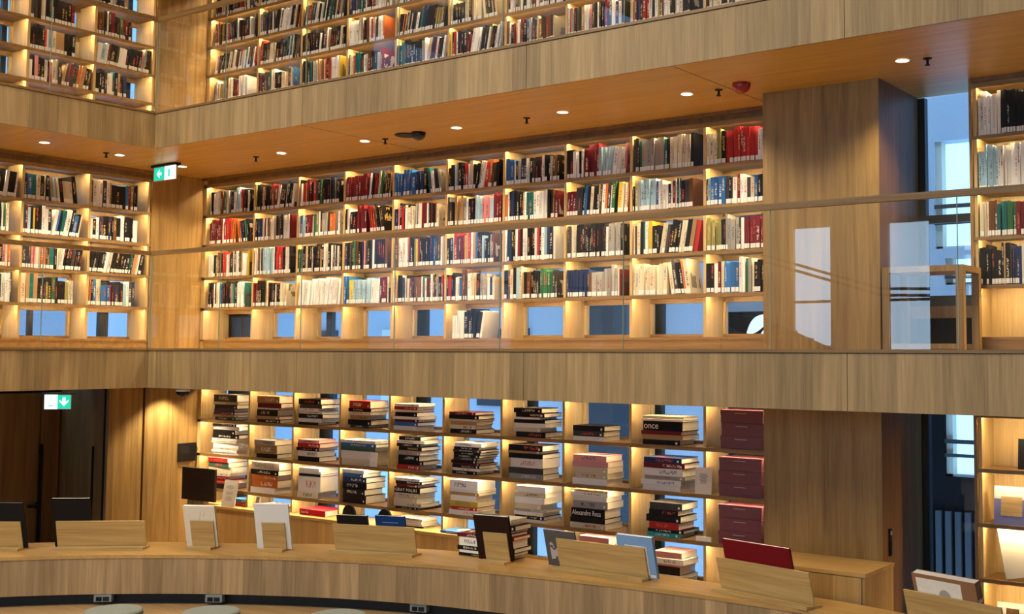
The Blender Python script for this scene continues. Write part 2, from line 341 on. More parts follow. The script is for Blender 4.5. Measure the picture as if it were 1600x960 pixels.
# ------------------------------------------------------------------ bookcases
RZ = Matrix.Rotation(math.pi/2, 4, 'Z')
def frame_R(x0): return Matrix.Translation((x0, YR, 0))
def frame_L(y0): return Matrix.Translation((XL, y0, 0)) @ RZ
LIP = .015
ALLB = []       # book specs
def bookcase(T, divs, boards, zbase, ztop, z0, z1, label, dark=(), closed=False, bth=.036, crown=True, th=.030, wide=False):
    """T: local frame (x along the case, y into it, z up). divs: left edges of the bay dividers incl. both ends"""
    o = thing('bookcase', tuple(T @ Vector((divs[0], 0, z0))), label, 'bookcase')
    W0, W1 = divs[0], divs[-1]
    def B(mb, *a, **k): mb.box(*a, T=T, **k)
    for bz in boards:
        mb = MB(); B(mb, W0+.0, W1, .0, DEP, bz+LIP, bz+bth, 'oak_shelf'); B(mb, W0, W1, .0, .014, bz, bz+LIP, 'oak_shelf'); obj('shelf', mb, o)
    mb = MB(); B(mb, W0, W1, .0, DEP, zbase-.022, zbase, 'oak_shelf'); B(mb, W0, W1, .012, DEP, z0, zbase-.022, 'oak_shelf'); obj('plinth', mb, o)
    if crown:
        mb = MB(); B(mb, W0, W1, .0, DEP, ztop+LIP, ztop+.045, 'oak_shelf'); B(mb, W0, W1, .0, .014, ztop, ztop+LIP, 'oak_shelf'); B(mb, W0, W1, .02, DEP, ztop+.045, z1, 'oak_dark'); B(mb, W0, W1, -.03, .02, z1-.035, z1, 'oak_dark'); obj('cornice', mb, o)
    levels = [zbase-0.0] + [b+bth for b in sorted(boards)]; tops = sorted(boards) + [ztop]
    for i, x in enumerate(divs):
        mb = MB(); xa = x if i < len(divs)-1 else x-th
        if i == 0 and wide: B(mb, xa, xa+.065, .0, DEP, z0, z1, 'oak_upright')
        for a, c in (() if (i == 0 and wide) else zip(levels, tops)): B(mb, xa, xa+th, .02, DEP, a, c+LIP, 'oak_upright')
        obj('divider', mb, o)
    # back frame with openings
    mb = MB()
    if closed: B(mb, W0, W1, DEP, DEP+.03, z0, z1, 'oak_upright')
    else:
        y0, y1 = DEP, DEP+.05
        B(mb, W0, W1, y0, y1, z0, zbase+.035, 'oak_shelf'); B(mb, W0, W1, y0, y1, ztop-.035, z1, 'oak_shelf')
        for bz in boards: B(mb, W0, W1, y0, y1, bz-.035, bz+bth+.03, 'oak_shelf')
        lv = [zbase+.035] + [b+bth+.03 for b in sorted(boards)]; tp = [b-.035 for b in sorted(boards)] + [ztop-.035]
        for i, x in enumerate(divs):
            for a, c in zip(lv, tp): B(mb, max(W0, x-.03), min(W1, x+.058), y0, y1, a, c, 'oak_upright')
    obj('back_frame', mb, o)
    # light strips under every board, bay by bay
    for zt_ in tops:
        mb = MB()
        for a, c in zip(divs, divs[1:]): B(mb, a+th+.012, c-.012, .022, .034, zt_+LIP-.0045, zt_+LIP-.0005, 'strip_light')
        obj('light_strip', mb, o)
    if not closed:
        gp = MB(); P = [T @ Vector(p) for p in ((W0, DEP+.10, z0), (W1, DEP+.10, z0), (W1, DEP+.10, z1), (W0, DEP+.10, z1))]
        gp.quad(P, 'window_glass')
        fr = MB()
        for x, wd in dark: B(fr, x, x+wd, DEP+.11, DEP+.17, z0, z1, 'dark_frame')
        B(fr, W0, W1, DEP+.06, DEP+.12, z0, z0+.03, 'dark_frame'); B(fr, W0, W1, DEP+.06, DEP+.12, z1-.03, z1, 'dark_frame')
        window(fr, gp)
    return o

PAL = [('black', (.008, .008, .010), 42), ('charcoal', (.045, .045, .05), 9), ('white', (.80, .79, .76), 22), ('cream', (.62, .56, .42), 10),
       ('grey', (.30, .30, .29), 6), ('red', (.38, .025, .025), 3.5), ('dark red', (.13, .012, .02), 5), ('navy blue', (.015, .03, .10), 4),
       ('blue', (.03, .13, .38), 3), ('pale blue', (.30, .48, .62), 2), ('teal', (.01, .12, .13), 3), ('yellow', (.60, .45, .05), 2),
       ('olive', (.25, .24, .08), 2), ('green', (.03, .13, .06), 2), ('brown', (.12, .055, .025), 4), ('tan', (.36, .23, .11), 3), ('pink', (.55, .22, .25), 1.5), ('orange', (.50, .14, .03), 1.5)]
CN = {n_: c_ for n_, c_, _ in PAL}
NAMES = [p[0] for p in PAL]; WTS = [p[2] for p in PAL]
def book_colour(r, forced=None):
    nme = forced or r.choices(NAMES, WTS)[0]; c = CN[nme]; k = r.uniform(.75, 1.25)
    col = tuple(min(.85, x*k) for x in c)
    lum = sum(col)/3
    ink = r.choice([(.75, .73, .68), (.7, .5, .2), (.6, .1, .08), (.75, .74, .7)]) if lum < .25 else r.choice([(.03, .03, .03), (.03, .03, .04), (.4, .04, .04), (.04, .1, .3)])
    return nme, col, (*ink, r.random())
def fill(T, x0, x1, z, clear, case, row, bay, r, fillf=(.84, .99), tmin=.013, tmax=.046, hmin=.68, hmax=.93, forced=None, setback=.018, endcol=None):
    W = x1-x0; mode = r.choices('UURDC', [3, 3, 2.4, 1.6, .9])[0]
    lim = W*r.uniform(*fillf); x = x0+.004; out = []; i = 0
    ang = math.radians(r.uniform(4, 11)); split = r.uniform(.35, .65)*W
    run = 0; hbase = r.uniform(hmin+.06, hmax-.04)
    prev_lean = 0
    while True:
        if run <= 0: run = r.choice([1, 1, 2, 3, 4]); rt = r.uniform(tmin, tmax*.85); rh = min(hmax, max(hmin, r.gauss(hbase, .055))); fc = None; same = r.random() < .4; nm = None
        t = rt*r.uniform(.85, 1.15) if run > 1 or same else r.uniform(tmin, tmax)
        if r.random() < .05: t *= 1.35
        h = clear*rh*r.uniform(.99, 1.01); h = min(h, clear*.945)
        f = None
        if forced:
            fx = (x-x0)/W
            for a, b_, cn in forced:
                if a <= fx < b_: f = cn
        if f is None and same and nm: f = nm
        nm, col, ink = book_colour(r, f)
        lean = 0
        if mode == 'R' and x-x0 > split: lean = ang
        if mode == 'C': lean = ang
        if mode == 'D' and x-x0 > split: lean = -ang
        if lean > 0:
            if x + t/math.cos(lean) + h*math.sin(lean) > x1: 
                if mode == 'R' or mode == 'C': break
        else:
            xs = x + (h*math.sin(-lean) if lean < 0 and prev_lean == 0 else 0)
            if xs + t > x0+lim: break
            x = xs
        d = min(DEP-.05, r.uniform(.19, .27)); sb = setback + r.uniform(0, .022)
        if lean > 0: Lm = Matrix.Translation((x, sb, z+t*math.sin(lean))) @ Matrix.Rotation(lean, 4, 'Y')
        elif lean < 0: Lm = Matrix.Translation((x, sb, z)) @ Matrix.Rotation(lean, 4, 'Y')
        else: Lm = Matrix.Translation((x, sb, z))
        out.append(dict(M=T @ Lm, t=t, h=h, d=d, col=col, ink=ink, name=nm, case=case, row=row, bay=bay, lab=r.random() < .86))
        x += t/math.cos(lean) + .0015; prev_lean = lean; run -= 1
    if endcol and out:
        nm, col, ink = book_colour(r, endcol); out[-1].update(name=nm, col=col, ink=ink, h=max(out[-1]['h'], clear*.8))
    ALLB.extend(out); return x

# main wall bookcases
DX = [-12.945, -11.96, -11.143, -10.33, -9.527, -8.712, -7.895, -7.085, -6.28, -5.452, -4.635]
DX0 = [d - XL for d in DX]; DX0[0] = .0
TR = frame_R(XL)
R1 = [.518, .913, 1.337, 1.718]
R2 = [3.18, 3.56, 3.935, 4.319]
RG = [-2.19, -1.7605, -1.332, -.903]
dk = [(-12.956-XL, .38), (-11.07-XL, .10), (-9.66-XL, .27), (-8.02-XL, .09), (-6.37-XL, .20)]
dkg = [(-12.94-XL, .38), (-11.27-XL, .29), (-9.66-XL, .31), (-8.02-XL, .24), (-6.36-XL, .18)]
bookcase(TR, DX0, R1, .1475, 2.108, ZF, ZC, 'long lit oak bookcase on the main wall of the middle gallery', dk, wide=True)
bookcase(TR, DX0, R2, 2.752, 4.715, ZU, ZUC, 'long lit oak bookcase on the main wall of the top gallery', dk, wide=True)
bookcase(TR, DX0, RG, -2.48, -.462, ZG, ZB, 'lit oak bookcase of flat book stacks on the ground floor', dkg, wide=True)
# left wall bookcases; local x runs towards the corner
LY = [8.547-.8079*i for i in range(8)][::-1]; LY = [y for y in LY]; TL = frame_L(0)
LD = LY
bookcase(TL, LD, [.505, .900, 1.295, 1.685], .14, 2.095, ZF, ZC, 'lit oak bookcase on the left wall of the middle gallery', [(7.3, .05), (8.18, .12), (6.4, .06)])
bookcase(TL, LD, [3.06, 3.42, 3.775, 4.135], 2.72, 4.50, ZU, ZUC, 'lit oak bookcase on the left wall of the top gallery', [(7.62, .05), (8.44, .06), (6.86, .06), (6.1, .06)])
for (za, zb2) in ((ZF, ZC), (ZU, ZUC)):
    pass
ORD = ['first', 'second', 'third', 'fourth', 'fifth', 'sixth', 'seventh', 'eighth', 'ninth', 'tenth', 'eleventh', 'twelfth', 'thirteenth', 'fourteenth', 'fifteenth', 'sixteenth', 'seventeenth', 'eighteenth', 'nineteenth', 'twentieth']
rr = random.Random(11)
FOR = {('R1', 0, 4): [(0, .38, 'blue'), (.38, .5, 'navy blue')], ('R1', 0, 9): [(.12, .2, 'olive'), (.24, .62, 'red')], ('R1', 0, 3): [(0, .45, 'dark red')],
       ('R1', 0, 8): [(.1, .45, 'grey'), (.5, .8, 'cream')], ('R1', 1, 3): [(.25, .5, 'dark red'), (.5, .66, 'red')], ('R1', 1, 0): [(0, .3, 'dark red'), (.5, .75, 'orange')],
       ('R1', 1, 5): [(.5, .62, 'pale blue'), (.62, .7, 'pink')], ('R1', 1, 8): [(.1, .2, 'pale blue')], ('R1', 2, 9): [(0, .2, 'olive'), (.25, .4, 'grey'), (.48, .75, 'dark red')],
       ('R1', 3, 3): [(.05, .12, 'yellow'), (.2, .6, 'pale blue')], ('R1', 3, 2): [(0, .9, 'white')], ('R1', 3, 9): [(.2, .4, 'blue'), (.8, 1, 'dark red')],
       ('R1', 0, 6): [(0, .12, 'blue')], ('R1', 0, 7): [(.25, .45, 'dark red'), (.5, .7, 'pale blue')], ('R1', 3, 7): [(0, .3, 'navy blue'), (.4, .8, 'grey')], ('R1', 3, 8): [(.0, .5, 'cream')],
       ('R1', 3, 6): [(.6, .78, 'green')], ('R1', 2, 7): [(.35, .6, 'black')], ('R1', 2, 1): [(.2, .35, 'pale blue'), (.5, .65, 'red')]}
END = {('R1', 0, 0): 'black', ('R1', 0, 1): 'white', ('R1', 1, 0): 'black', ('R1', 2, 0): 'yellow', ('R1', 3, 0): 'teal', ('R1', 1, 3): 'black', ('R1', 0, 3): 'tan', ('R1', 2, 3): 'brown', ('R1', 1, 6): 'dark red',
       ('R1', 2, 5): 'brown', ('R1', 3, 3): 'cream', ('R1', 0, 8): 'black', ('R1', 1, 8): 'brown', ('R1', 2, 2): 'black', ('R1', 3, 4): 'red', ('R2', 3, 0): 'white', ('R2', 2, 0): 'red', ('R2', 1, 0): 'black',
       ('R2', 1, 1): 'orange', ('R2', 2, 1): 'charcoal', ('R2', 3, 1): 'blue', ('R2', 2, 2): 'black', ('R2', 3, 2): 'yellow', ('R2', 1, 4): 'black', ('R2', 2, 3): 'orange'}
ENDS = {}
for case, boards, top in (('R1', R1, 2.108), ('R2', R2, 4.715)):
    bs = sorted(boards, reverse=True)
    for row in range(4):
        z = bs[row]+.0362; clear = ([top]+bs)[row]-z
        for bay in range(10):
            a = DX0[bay]+.03; c = DX0[bay+1]-.004
            if bay == 0: a = .11
            ff = (.86, .99) if case == 'R1' else (.72, .95)
            if case == 'R1' and row == 3: ff = (.80, .97)
            xe = fill(TR, a, c, z, clear, case, row, bay, rr, ff, forced=FOR.get((case, row, bay)), endcol=END.get((case, row, bay)), tmax=.046 if case == 'R1' else .042)
            ENDS[(case, row, bay)] = (xe, z, c)
# the small leaning group on the bottom shelf, sixth bay
fill(TR, DX0[5]+.02+.1, DX0[5]+.62, .1475, .34, 'R1', 4, 5, random.Random(5), (.9, .95), forced=[(0, .3, 'white'), (.3, .75, 'black'), (.75, 1, 'white')])
for case, boards, top in (('L1', [.505, .900, 1.295, 1.685], 2.095), ('L2', [3.06, 3.42, 3.775, 4.135], 4.50)):
    bs = sorted(boards, reverse=True)
    for row in range(4):
        z = bs[row]+.0362; clear = ([top]+bs)[row]-z
        for bay in range(7):
            a = LD[bay]+.03; c = LD[bay+1]-.01
            if case == 'L1': c -= .02
            rb = 6-bay
            ff = (.82, .95) if case == 'L1' else ((.50, .60) if rb % 2 == 0 else (.66, .76))
            ff = (.78, .84) if case == 'L1' and rb == 0 else ff
            fill(TL, a, c, z, clear, case, row, bay, rr, ff, tmin=.016, tmax=.05)

# ------------------------------------------------------------------ right bookcases, niche and window
TRC = frame_R(-2.912)
RB = [.527, .916, 1.283, 1.741]
bookcase(TRC, [0, 1.9], RB, .137, 2.16, ZF, ZC, 'lit oak bookcase beyond the tall window on the middle gallery', closed=True, crown=True, bth=.028)
bookcase(TRC, [0, 1.9], [-1.803, -1.372, -.94], -2.3, -.505, ZG, ZB, 'lit oak display shelves beyond the tall window on the ground floor', closed=True, crown=True, bth=.03)
for row, (z, t_) in enumerate(((1.769, 2.16), (1.311, 1.741), (.944, 1.283), (.555, .916))):
    fill(TRC, .035, 1.86, z, t_-z, 'RC', row, 0, random.Random(40+row), (.9, .97), tmin=.014, tmax=.032,
         forced=[(0, .10, 'white'), (.1, .35, 'black')] if row == 0 else ([(0, .08, 'pale blue'), (.08, .2, 'white')] if row == 1 else ([(.08, .11, 'teal'), (.11, .15, 'green'), (.15, .2, 'dark red')] if row == 2 else [(0, .1, 'black'), (.2, .35, 'black')])))
for f, (z0, z1, zs) in enumerate(((ZF, ZC, .50), (ZG, ZB, ZG+.05))):
    fr = MB(); y0 = 9.74
    fr.box(-3.62, -3.545, y0-.02, y0+.08, z0, z1, 'oak_panel'); fr.box(-3.545, -3.475, y0+.02, y0+.1, z0, z1, 'dark_frame')
    fr.box(-3.475, -2.80, y0+.02, y0+.1, z0, zs, 'dark_frame')
    if f == 0: fr.box(-3.475, -2.80, y0+.02, y0+.08, 1.13, 1.20, 'dark_frame')
    window(fr, MB().quad([(-3.475, y0+.06, zs), (-2.80, y0+.06, zs), (-2.80, y0+.06, z1), (-3.475, y0+.06, z1)], 'window_glass'))
    struct('wall_niche', MB().box(-2.94, -2.914, YR, y0+.1, z0, z1, 'oak_panel'))
trim(MB().box(-3.53, -2.94, 9.5, 9.74, .30, .40, 'oak_dark').box(-3.53, -2.94, 9.7, 9.73, ZF, .30, 'charcoal'))
t = thing('console_table', (-3.18, 9.0, ZF), 'small square-edged oak table standing in the window niche', 'table')
obj('table_top', MB().box(-3.50, -2.845, 8.80, 9.25, .642, .690, 'oak_panel'), t)
for x, y in ((-2.905, 8.80), (-2.905, 9.19), (-3.50, 8.80), (-3.50, 9.19)): obj('leg', MB().box(x, x+.06, y, y+.06, ZF, .642, 'oak_panel'), t)
obj('stretcher', MB().box(-3.44, -2.905, 8.81, 8.85, ZF+.01, ZF+.05, 'oak_panel').box(-3.44, -2.905, 9.2, 9.24, ZF+.01, ZF+.05, 'oak_panel'), t)

# ------------------------------------------------------------------ building outside
def building(name, label, mb): return tag(obj(name, mb), label, 'building')
b1 = thing('building', (-6.5, 14.0, -4), 'blue-grey concrete building outside the tall window', 'building')
ww = MB()
def holewall(mb, X0, X1, Z0, Z1, holes, y0, y1, mat):
    zs = sorted({Z0, Z1, *[h[2] for h in holes], *[h[3] for h in holes]}); xs = sorted({X0, X1, *[h[0] for h in holes], *[h[1] for h in holes]})
    for za, zb_ in zip(zs, zs[1:]):
        for xa, xb in zip(xs, xs[1:]):
            cx, cz = (xa+xb)/2, (za+zb_)/2
            if not any(h[0] < cx < h[1] and h[2] < cz < h[3] for h in holes): mb.box(xa, xb, y0, y1, za, zb_, mat)
holes = [(-4.87, -3.9, 1.3, 2.64), (-4.75, -3.9, .85, 1.18), (-4.78, -3.9, -1.49, -.4), (-8.9, -7.4, .2, 1.6)]
holewall(ww, -7.0, 8.0, -.25, 16, [(-4.87, -3.9, 1.3, 2.64), (-4.75, -3.9, .85, 1.18)], 14.0, 14.3, 'concrete')  # wall extended out of view to keep sky light off the niche
holewall(ww, -7.0, 8.0, -4, -.25, [(-4.78, -3.9, -1.49, -.4)], 14.0, 14.3, 'shadowed_facade')  # shade on the lower facade is painted in as near-black
obj('wall', ww, b1)
for (a, c, z0, z1) in [(-4.87, -3.9, 1.3, 2.64), (-4.75, -3.9, .85, 1.18), (-4.78, -3.9, -1.49, -.4)]:
    fr = MB(); fr.box(a, a+.08, 14.05, 14.2, z0, z1, 'far_frame'); fr.box(a, c, 14.05, 14.15, z0, z0+.03, 'pale_render')
    fr.box(a, c, 13.98, 14.02, z0+(z1-z0)*.37, z0+(z1-z0)*.37+.05, 'dark_frame'); fr.box(a, c, 13.98, 14.02, z0+(z1-z0)*.22, z0+(z1-z0)*.22+.04, 'dark_frame')
    f_ = obj('window_frame', fr, b1)
    obj('pane', MB().quad([(a, 14.25, z0), (c, 14.25, z0), (c, 14.25, z1), (a, 14.25, z1)], 'sky_glow'), f_)  # emission stands in for bright sky reflected in the pane
lv = MB()
for i in range(16): lv.box(-5.0+i*.12, -4.93+i*.12, 13.9, 13.96, -4, -1.9, 'concrete_dark')
obj('slatted_screen', lv, b1)
obj('column', MB().box(-4.80, -4.70, 12.8, 12.95, -4, 9, 'pale_render'), b1)
b2 = thing('building', (-14, 15, -4), 'pale blue rendered building seen in strips behind the main wall shelves', 'building')
mb = MB(); mb.box(-30, -7.02, 15, 15.4, -4, 9, 'concrete'); obj('wall', mb, b2)
obj('dark_bay', MB().box(-11.2, -9.6, 14.8, 14.98, -4, 9, 'concrete_dark').box(-8.6, -7.02, 14.8, 14.98, -4, .6, 'shadowed_facade'), b2)  # lower right part painted near-black for shade at street level
for i in range(9):
    x = -27+i*2.3; fr = MB()
    for z0 in (-3.2, -.9, 1.9, 4.6): fr.box(x, x+1.1, 14.95, 15.02, z0, z0+1.3, 'pale_render' if i % 2 else 'concrete_dark')
    obj('window', fr, b2)
b3 = thing('building', (-18, 4, -4), 'pale blue rendered building seen in strips behind the left wall shelves', 'building')
obj('wall', MB().box(-19, -18.6, -8, 14.9, -4, 9, 'pale_render'), b3)
for i in range(6):
    fr = MB()
    for z0 in (-.6, 2.2, 4.9): fr.box(-18.62, -18.55, 1+i*2.2, 2+i*2.2, z0, z0+1.3, 'concrete')
    obj('window', fr, b3)

# ------------------------------------------------------------------ glass balustrades
for f, dz_ in ((0, 0), (1, FH)):
    nm = ('middle', 'top')[f]; z0 = (ZF, ZU)[f]; z1 = 1.045+dz_
    o = thing('glass_balustrade', (-5, GY, z0), 'clear glass balustrade with oak handrail along the main side of the %s gallery' % nm, 'balustrade')
    xs = [GX+.02, -10.215, -8.955, -7.683, -6.43, -5.157, -3.86, -2.48, -1.2, .1, XE]
    for a, c in zip(xs, xs[1:]):
        g = obj('glass_panel', MB().quad([(a+.004, GY+.008, z0), (c-.004, GY+.008, z0), (c-.004, GY+.008, z1), (a+.004, GY+.008, z1)], 'rail_glass'), o)
        obj('edge_joint', MB().box(a-.0025, a+.0025, GY+.003, GY+.013, z0, z1, 'glass_edge'), g)
    obj('handrail', MB().box(GX-.03, XE, GY-.018, GY+.034, z1, z1+.045, 'oak_shelf'), o)
    o = thing('glass_balustrade', (GX, 3, z0), 'clear glass balustrade with oak handrail along the left side of the %s gallery' % nm, 'balustrade')
    ys = [GY-.0, 6.35, 5.08, 3.8, 2.5, 1.2, YS]
    for a, c in zip(ys, ys[1:]):
        g = obj('glass_panel', MB().quad([(GX-.008, c+.004, z0), (GX-.008, a-.004, z0), (GX-.008, a-.004, z1), (GX-.008, c+.004, z1)], 'rail_glass'), o)
        obj('edge_joint', MB().box(GX-.013, GX-.003, a-.003, a+.003, z0, z1, 'glass_edge'), g)
    obj('handrail', MB().box(GX-.034, GX+.018, YS, GY-.019, z1, z1+.045, 'oak_shelf'), o)

# ------------------------------------------------------------------ ceiling fittings
DL = [(-12.12, 6.705), (-12.168, 7.613), (-12.286, 8.513), (-10.5, 8.54), (-9.15, 8.53), (-7.832, 8.52), (-6.489, 8.50), (-5.127, 8.48), (-3.158, 8.398)]
dll = ['downlight above the left gallery bookcase nearest the picture edge', 'downlight between a sprinkler and the green exit sign', 'downlight just right of the green exit sign',
       'round downlight nearest the corner above the main wall bookcase', 'round downlight left of the black ceiling speaker', 'round downlight right of the black ceiling speaker',
       'round downlight in the middle of the gallery ceiling', 'round downlight left of the red alarm', 'round downlight by the tall window niche']
def spot(x, y, z, power=SPOT, size=2.2):
    d = bpy.data.lights.new('downlight_lamp', 'SPOT'); d.energy = power; d.color = (1.0, .78, .50); d.spot_size = size; d.spot_blend = .6; d.shadow_soft_size = .05
    o = bpy.data.objects.new('downlight_lamp', d); C.objects.link(o); o.location = (x, y, z-.02)
def downlight(x, y, z, label, grp):
    o = thing('ceiling_downlight', (x, y, z), label, 'downlight', grp)
    obj('rim', MB().lathe((x, y), [(.055, z-.001), (.062, z-.006), (.052, z-.007), (.048, z-.002)], 'white_plastic'), o)
    obj('lamp_disc', MB().cyl((x, y), .048, z-.005, z-.001, 'downlight_glow'), o)
    spot(x, y, z)
for (x, y), lb in zip(DL, dll): downlight(x, y, ZC, lb, 'downlights of the middle gallery ceiling')
for x, y, p_, lb in ((XL+.26, 8.78, 150, 'small downlight washing the pale left wall panel on the ground floor'), (-10.6, 8.3, 26, ''), (-8, 8.3, 26, ''), (-5.4, 8.3, 26, ''), (-3.9, 8.0, 26, '')):
    if lb:
        o = thing('ceiling_downlight', (x, y, ZB), lb, 'downlight'); obj('lamp_disc', MB().cyl((x, y), .04, ZB-.004, ZB, 'downlight_glow'), o)
        obj('rim', MB().lathe((x, y), [(.05, ZB-.001), (.055, ZB-.006), (.042, ZB-.006)], 'white_plastic'), o)
    spot(x, y, ZB, p_, 1.9)
for x, y in ((-12.2, 6.5), (-12.2, 8.3), (-10, 8.4), (-8, 8.4), (-6, 8.4)): spot(x, y, ZUC, 22)
SPK = [(-12.169, 7.45), (-10.958, 8.551), (-8.88, 8.566), (-6.937, 8.524), (-4.819, 8.494), (-2.979, 8.446)]
spl = ['sprinkler beside the downlight on the left gallery ceiling', 'sprinkler nearest the corner over the main wall', 'sprinkler left of the black ceiling speaker', 'sprinkler in the middle of the gallery ceiling', 'sprinkler beside the red alarm', 'sprinkler above the tall window niche']
for (x, y), lb in zip(SPK, spl):
    o = thing('ceiling_sprinkler', (x, y, ZC), 'small black '+lb, 'sprinkler', 'sprinklers of the middle gallery ceiling')
    obj('escutcheon', MB().lathe((x, y), [(.035, ZC), (.034, ZC-.006), (.012, ZC-.012)], 'black'), o)
    obj('head', MB().cyl((x, y), .010, ZC-.05, ZC-.006, 'black', 12).cyl((x, y), .020, ZC-.056, ZC-.050, 'black', 12), o)
o = tag(obj('ceiling_speaker', MB().cyl((-8.53, 8.53), .125, ZC-.008, ZC, 'black', 32).lathe((-8.53, 8.53), [(.125, ZC-.008), (.11, ZC-.012), (.0, ZC-.012)], 'black'), loc=(-8.53, 8.53, ZC)), 'flat round black speaker grille in the middle gallery ceiling', 'speaker')
def dome(x, y, z, r, mat, label, cat, base='black'):
    o = thing('ceiling_camera' if cat == 'camera' else 'fire_alarm', (x, y, z), label, cat)
    obj('mount', MB().cyl((x, y), r*1.02, z-.022, z, base, 28), o)
    pr = [(r*math.cos(a), z-.022-r*.85*math.sin(a)) for a in [i*math.pi/2/7 for i in range(8)]]
    obj('dome', MB().lathe((x, y), pr, mat), o)
dome(-8.335, 8.50, ZC, .072, 'dark_metal', 'black dome camera next to the round speaker in the gallery ceiling', 'camera')
dome(-4.55, 8.40, ZC, .075, 'red_plastic', 'red domed fire alarm under the gallery ceiling near the pillar', 'alarm', 'red_plastic')
dome(-10.99, 7.70, ZB-.02, .07, 'screen', 'white and black dome camera under the lower balcony edge', 'camera', 'white_plastic')
o = thing('window_sign', (-5.15, YR+DEP+.22, .18), 'lit white leaf-shaped sign behind the last bottom-shelf window by the pillar', 'sign')
for k, (cx, cz, sc_, an) in enumerate(((-5.17, .285, .15, .65), (-5.03, .22, .12, .35))):
    P_ = []
    for i in range(20):
        a_ = i/19*math.pi; P_.append((sc_*(-1+2*i/19), .42*sc_*math.sin(a_)))
    P_ = P_ + [(x, -.42*sc_*math.sin(math.acos(max(-1, min(1, -x/sc_))))) for x, y in P_[-2:0:-1]]
    ca, sa = math.cos(an), math.sin(an)
    obj('leaf', MB().quad([(cx+x*ca-y*sa, YR+DEP+.22, cz+x*sa+y*ca) for x, y in P_], 'sign_leaf', uv=[(0, 0)]*len(P_)), o)
obj('post', MB().box(-5.19, -5.165, YR+DEP+.222, YR+DEP+.24, ZF-.01, .20, 'dark_metal').box(-5.20, -4.95, YR+DEP+.222, YR+DEP+.24, .165, .185, 'dark_metal'), o)
# ceiling panel joints
for x in (-9.05, -4.72): trim(MB().box(x-.003, x+.003, GY+.03, YR-.03, ZC-.0015, ZC+.001, 'wenge'))
# exit signs
def exit_sign(P, u, wdt, hgt, arrow_left, label, hang):
    x, y, z = P; u = Vector(u).normalized(); nrm = Vector((u.y, -u.x, 0))   # towards the viewer
    T = Matrix(((u.x, -nrm.x, 0, x), (u.y, -nrm.y, 0, y), (0, 0, 1, z), (0, 0, 0, 1)))
    o = thing('exit_sign', (x, y, z), label, 'exit sign')
    obj('housing', MB().box(-.02, wdt+.02, -.03, .05, hgt-.0, hgt+hang, 'black', T=T).box(0, wdt, .0, .016, 0, hgt, 'white_plastic', T=T), o)
    h = wdt*.5
    gx0, gx1 = (.012, h) if arrow_left else (h, wdt-.0)
    wx0, wx1 = (h, wdt) if arrow_left else (0, h)
    obj('green_field', MB().box(gx0, gx1, -.003, 0, .006, hgt-.006, 'sign_green', T=T), o)
    wp = MB().box(wx0, wx1, -.003, 0, .0, hgt, 'sign_white', T=T)
    obj('white_field', wp, o)
    cx = (gx0+gx1)/2; cz = hgt/2; s_ = hgt*.30
    ar = MB()
    if arrow_left: pts = [(-s_, 0), (.1*s_, s_), (.45*s_, s_), (-.1*s_, .35*s_), (s_, .35*s_), (s_, -.35*s_), (-.1*s_, -.35*s_), (.45*s_, -s_), (.1*s_, -s_)]
    else: pts = [(0, -s_), (s_, .1*s_), (s_, .45*s_), (.35*s_, -.0*s_), (.35*s_, s_), (-.35*s_, s_), (-.35*s_, 0), (-s_, .45*s_), (-s_, .1*s_)]
    P_ = [T @ Vector((cx+a, -.006, cz+c)) for a, c in pts]; ar.quad(P_, 'sign_white', uv=[(0, 0)]*9)
    obj('arrow', ar, o)
    # faint doorway and runner pictogram on the white half
    mx = (wx0+wx1)/2
    pic = MB().box(mx-.035, mx-.005, -.005, -.003, hgt*.22, hgt*.75, 'sign_green', T=T) if arrow_left else MB().box(mx-.02, mx+.02, -.005, -.003, hgt*.2, hgt*.26, 'sign_green', T=T)
    obj('pictogram', pic, o)
exit_sign((-12.541, 8.3, 2.045), (1, -.02, 0), .452, .165, True, 'lit green exit sign with left arrow under the gallery ceiling', .028)
exit_sign((-10.86, 6.10, -.56), (.76, .65, 0), .24, .14, False, 'lit green exit sign with down arrow under the lower balcony', .015)

# ------------------------------------------------------------------ bookends on the main wall
def bookend(x, z, label, k=0):
    o = thing('bookend', (x, YR, z), label, 'bookend', 'arch-shaped bookends on the middle gallery shelves')
    a, c = YR+.035, YR+.155; hh = .17
    mb = MB(); mb.box(x, x+.006, a, a+.03, z, z+hh, 'bookend_brown'); mb.box(x, x+.006, c-.03, c, z, z+hh, 'bookend_brown'); mb.box(x, x+.006, a+.03, c-.03, z+hh-.03, z+hh, 'bookend_brown')
    obj('arch', mb, o); obj('foot', MB().box(x, x+.012, a+.03, c-.03, z, z+.004, 'bookend_brown'), o)
SN = ['top', 'second', 'third', 'fourth', 'bottom']
for (row, bay) in ((0, 1), (0, 3), (2, 0), (2, 2), (2, 3), (3, 0), (3, 3), (3, 4), (1, 0), (3, 7)):
    xe, z, c = ENDS[('R1', row, bay)]
    if xe + .02 < c: bookend(XL+xe+.001, z, 'dark bookend on the %s shelf, %s bay from the corner, middle gallery main wall' % (SN[row], ORD[bay]))

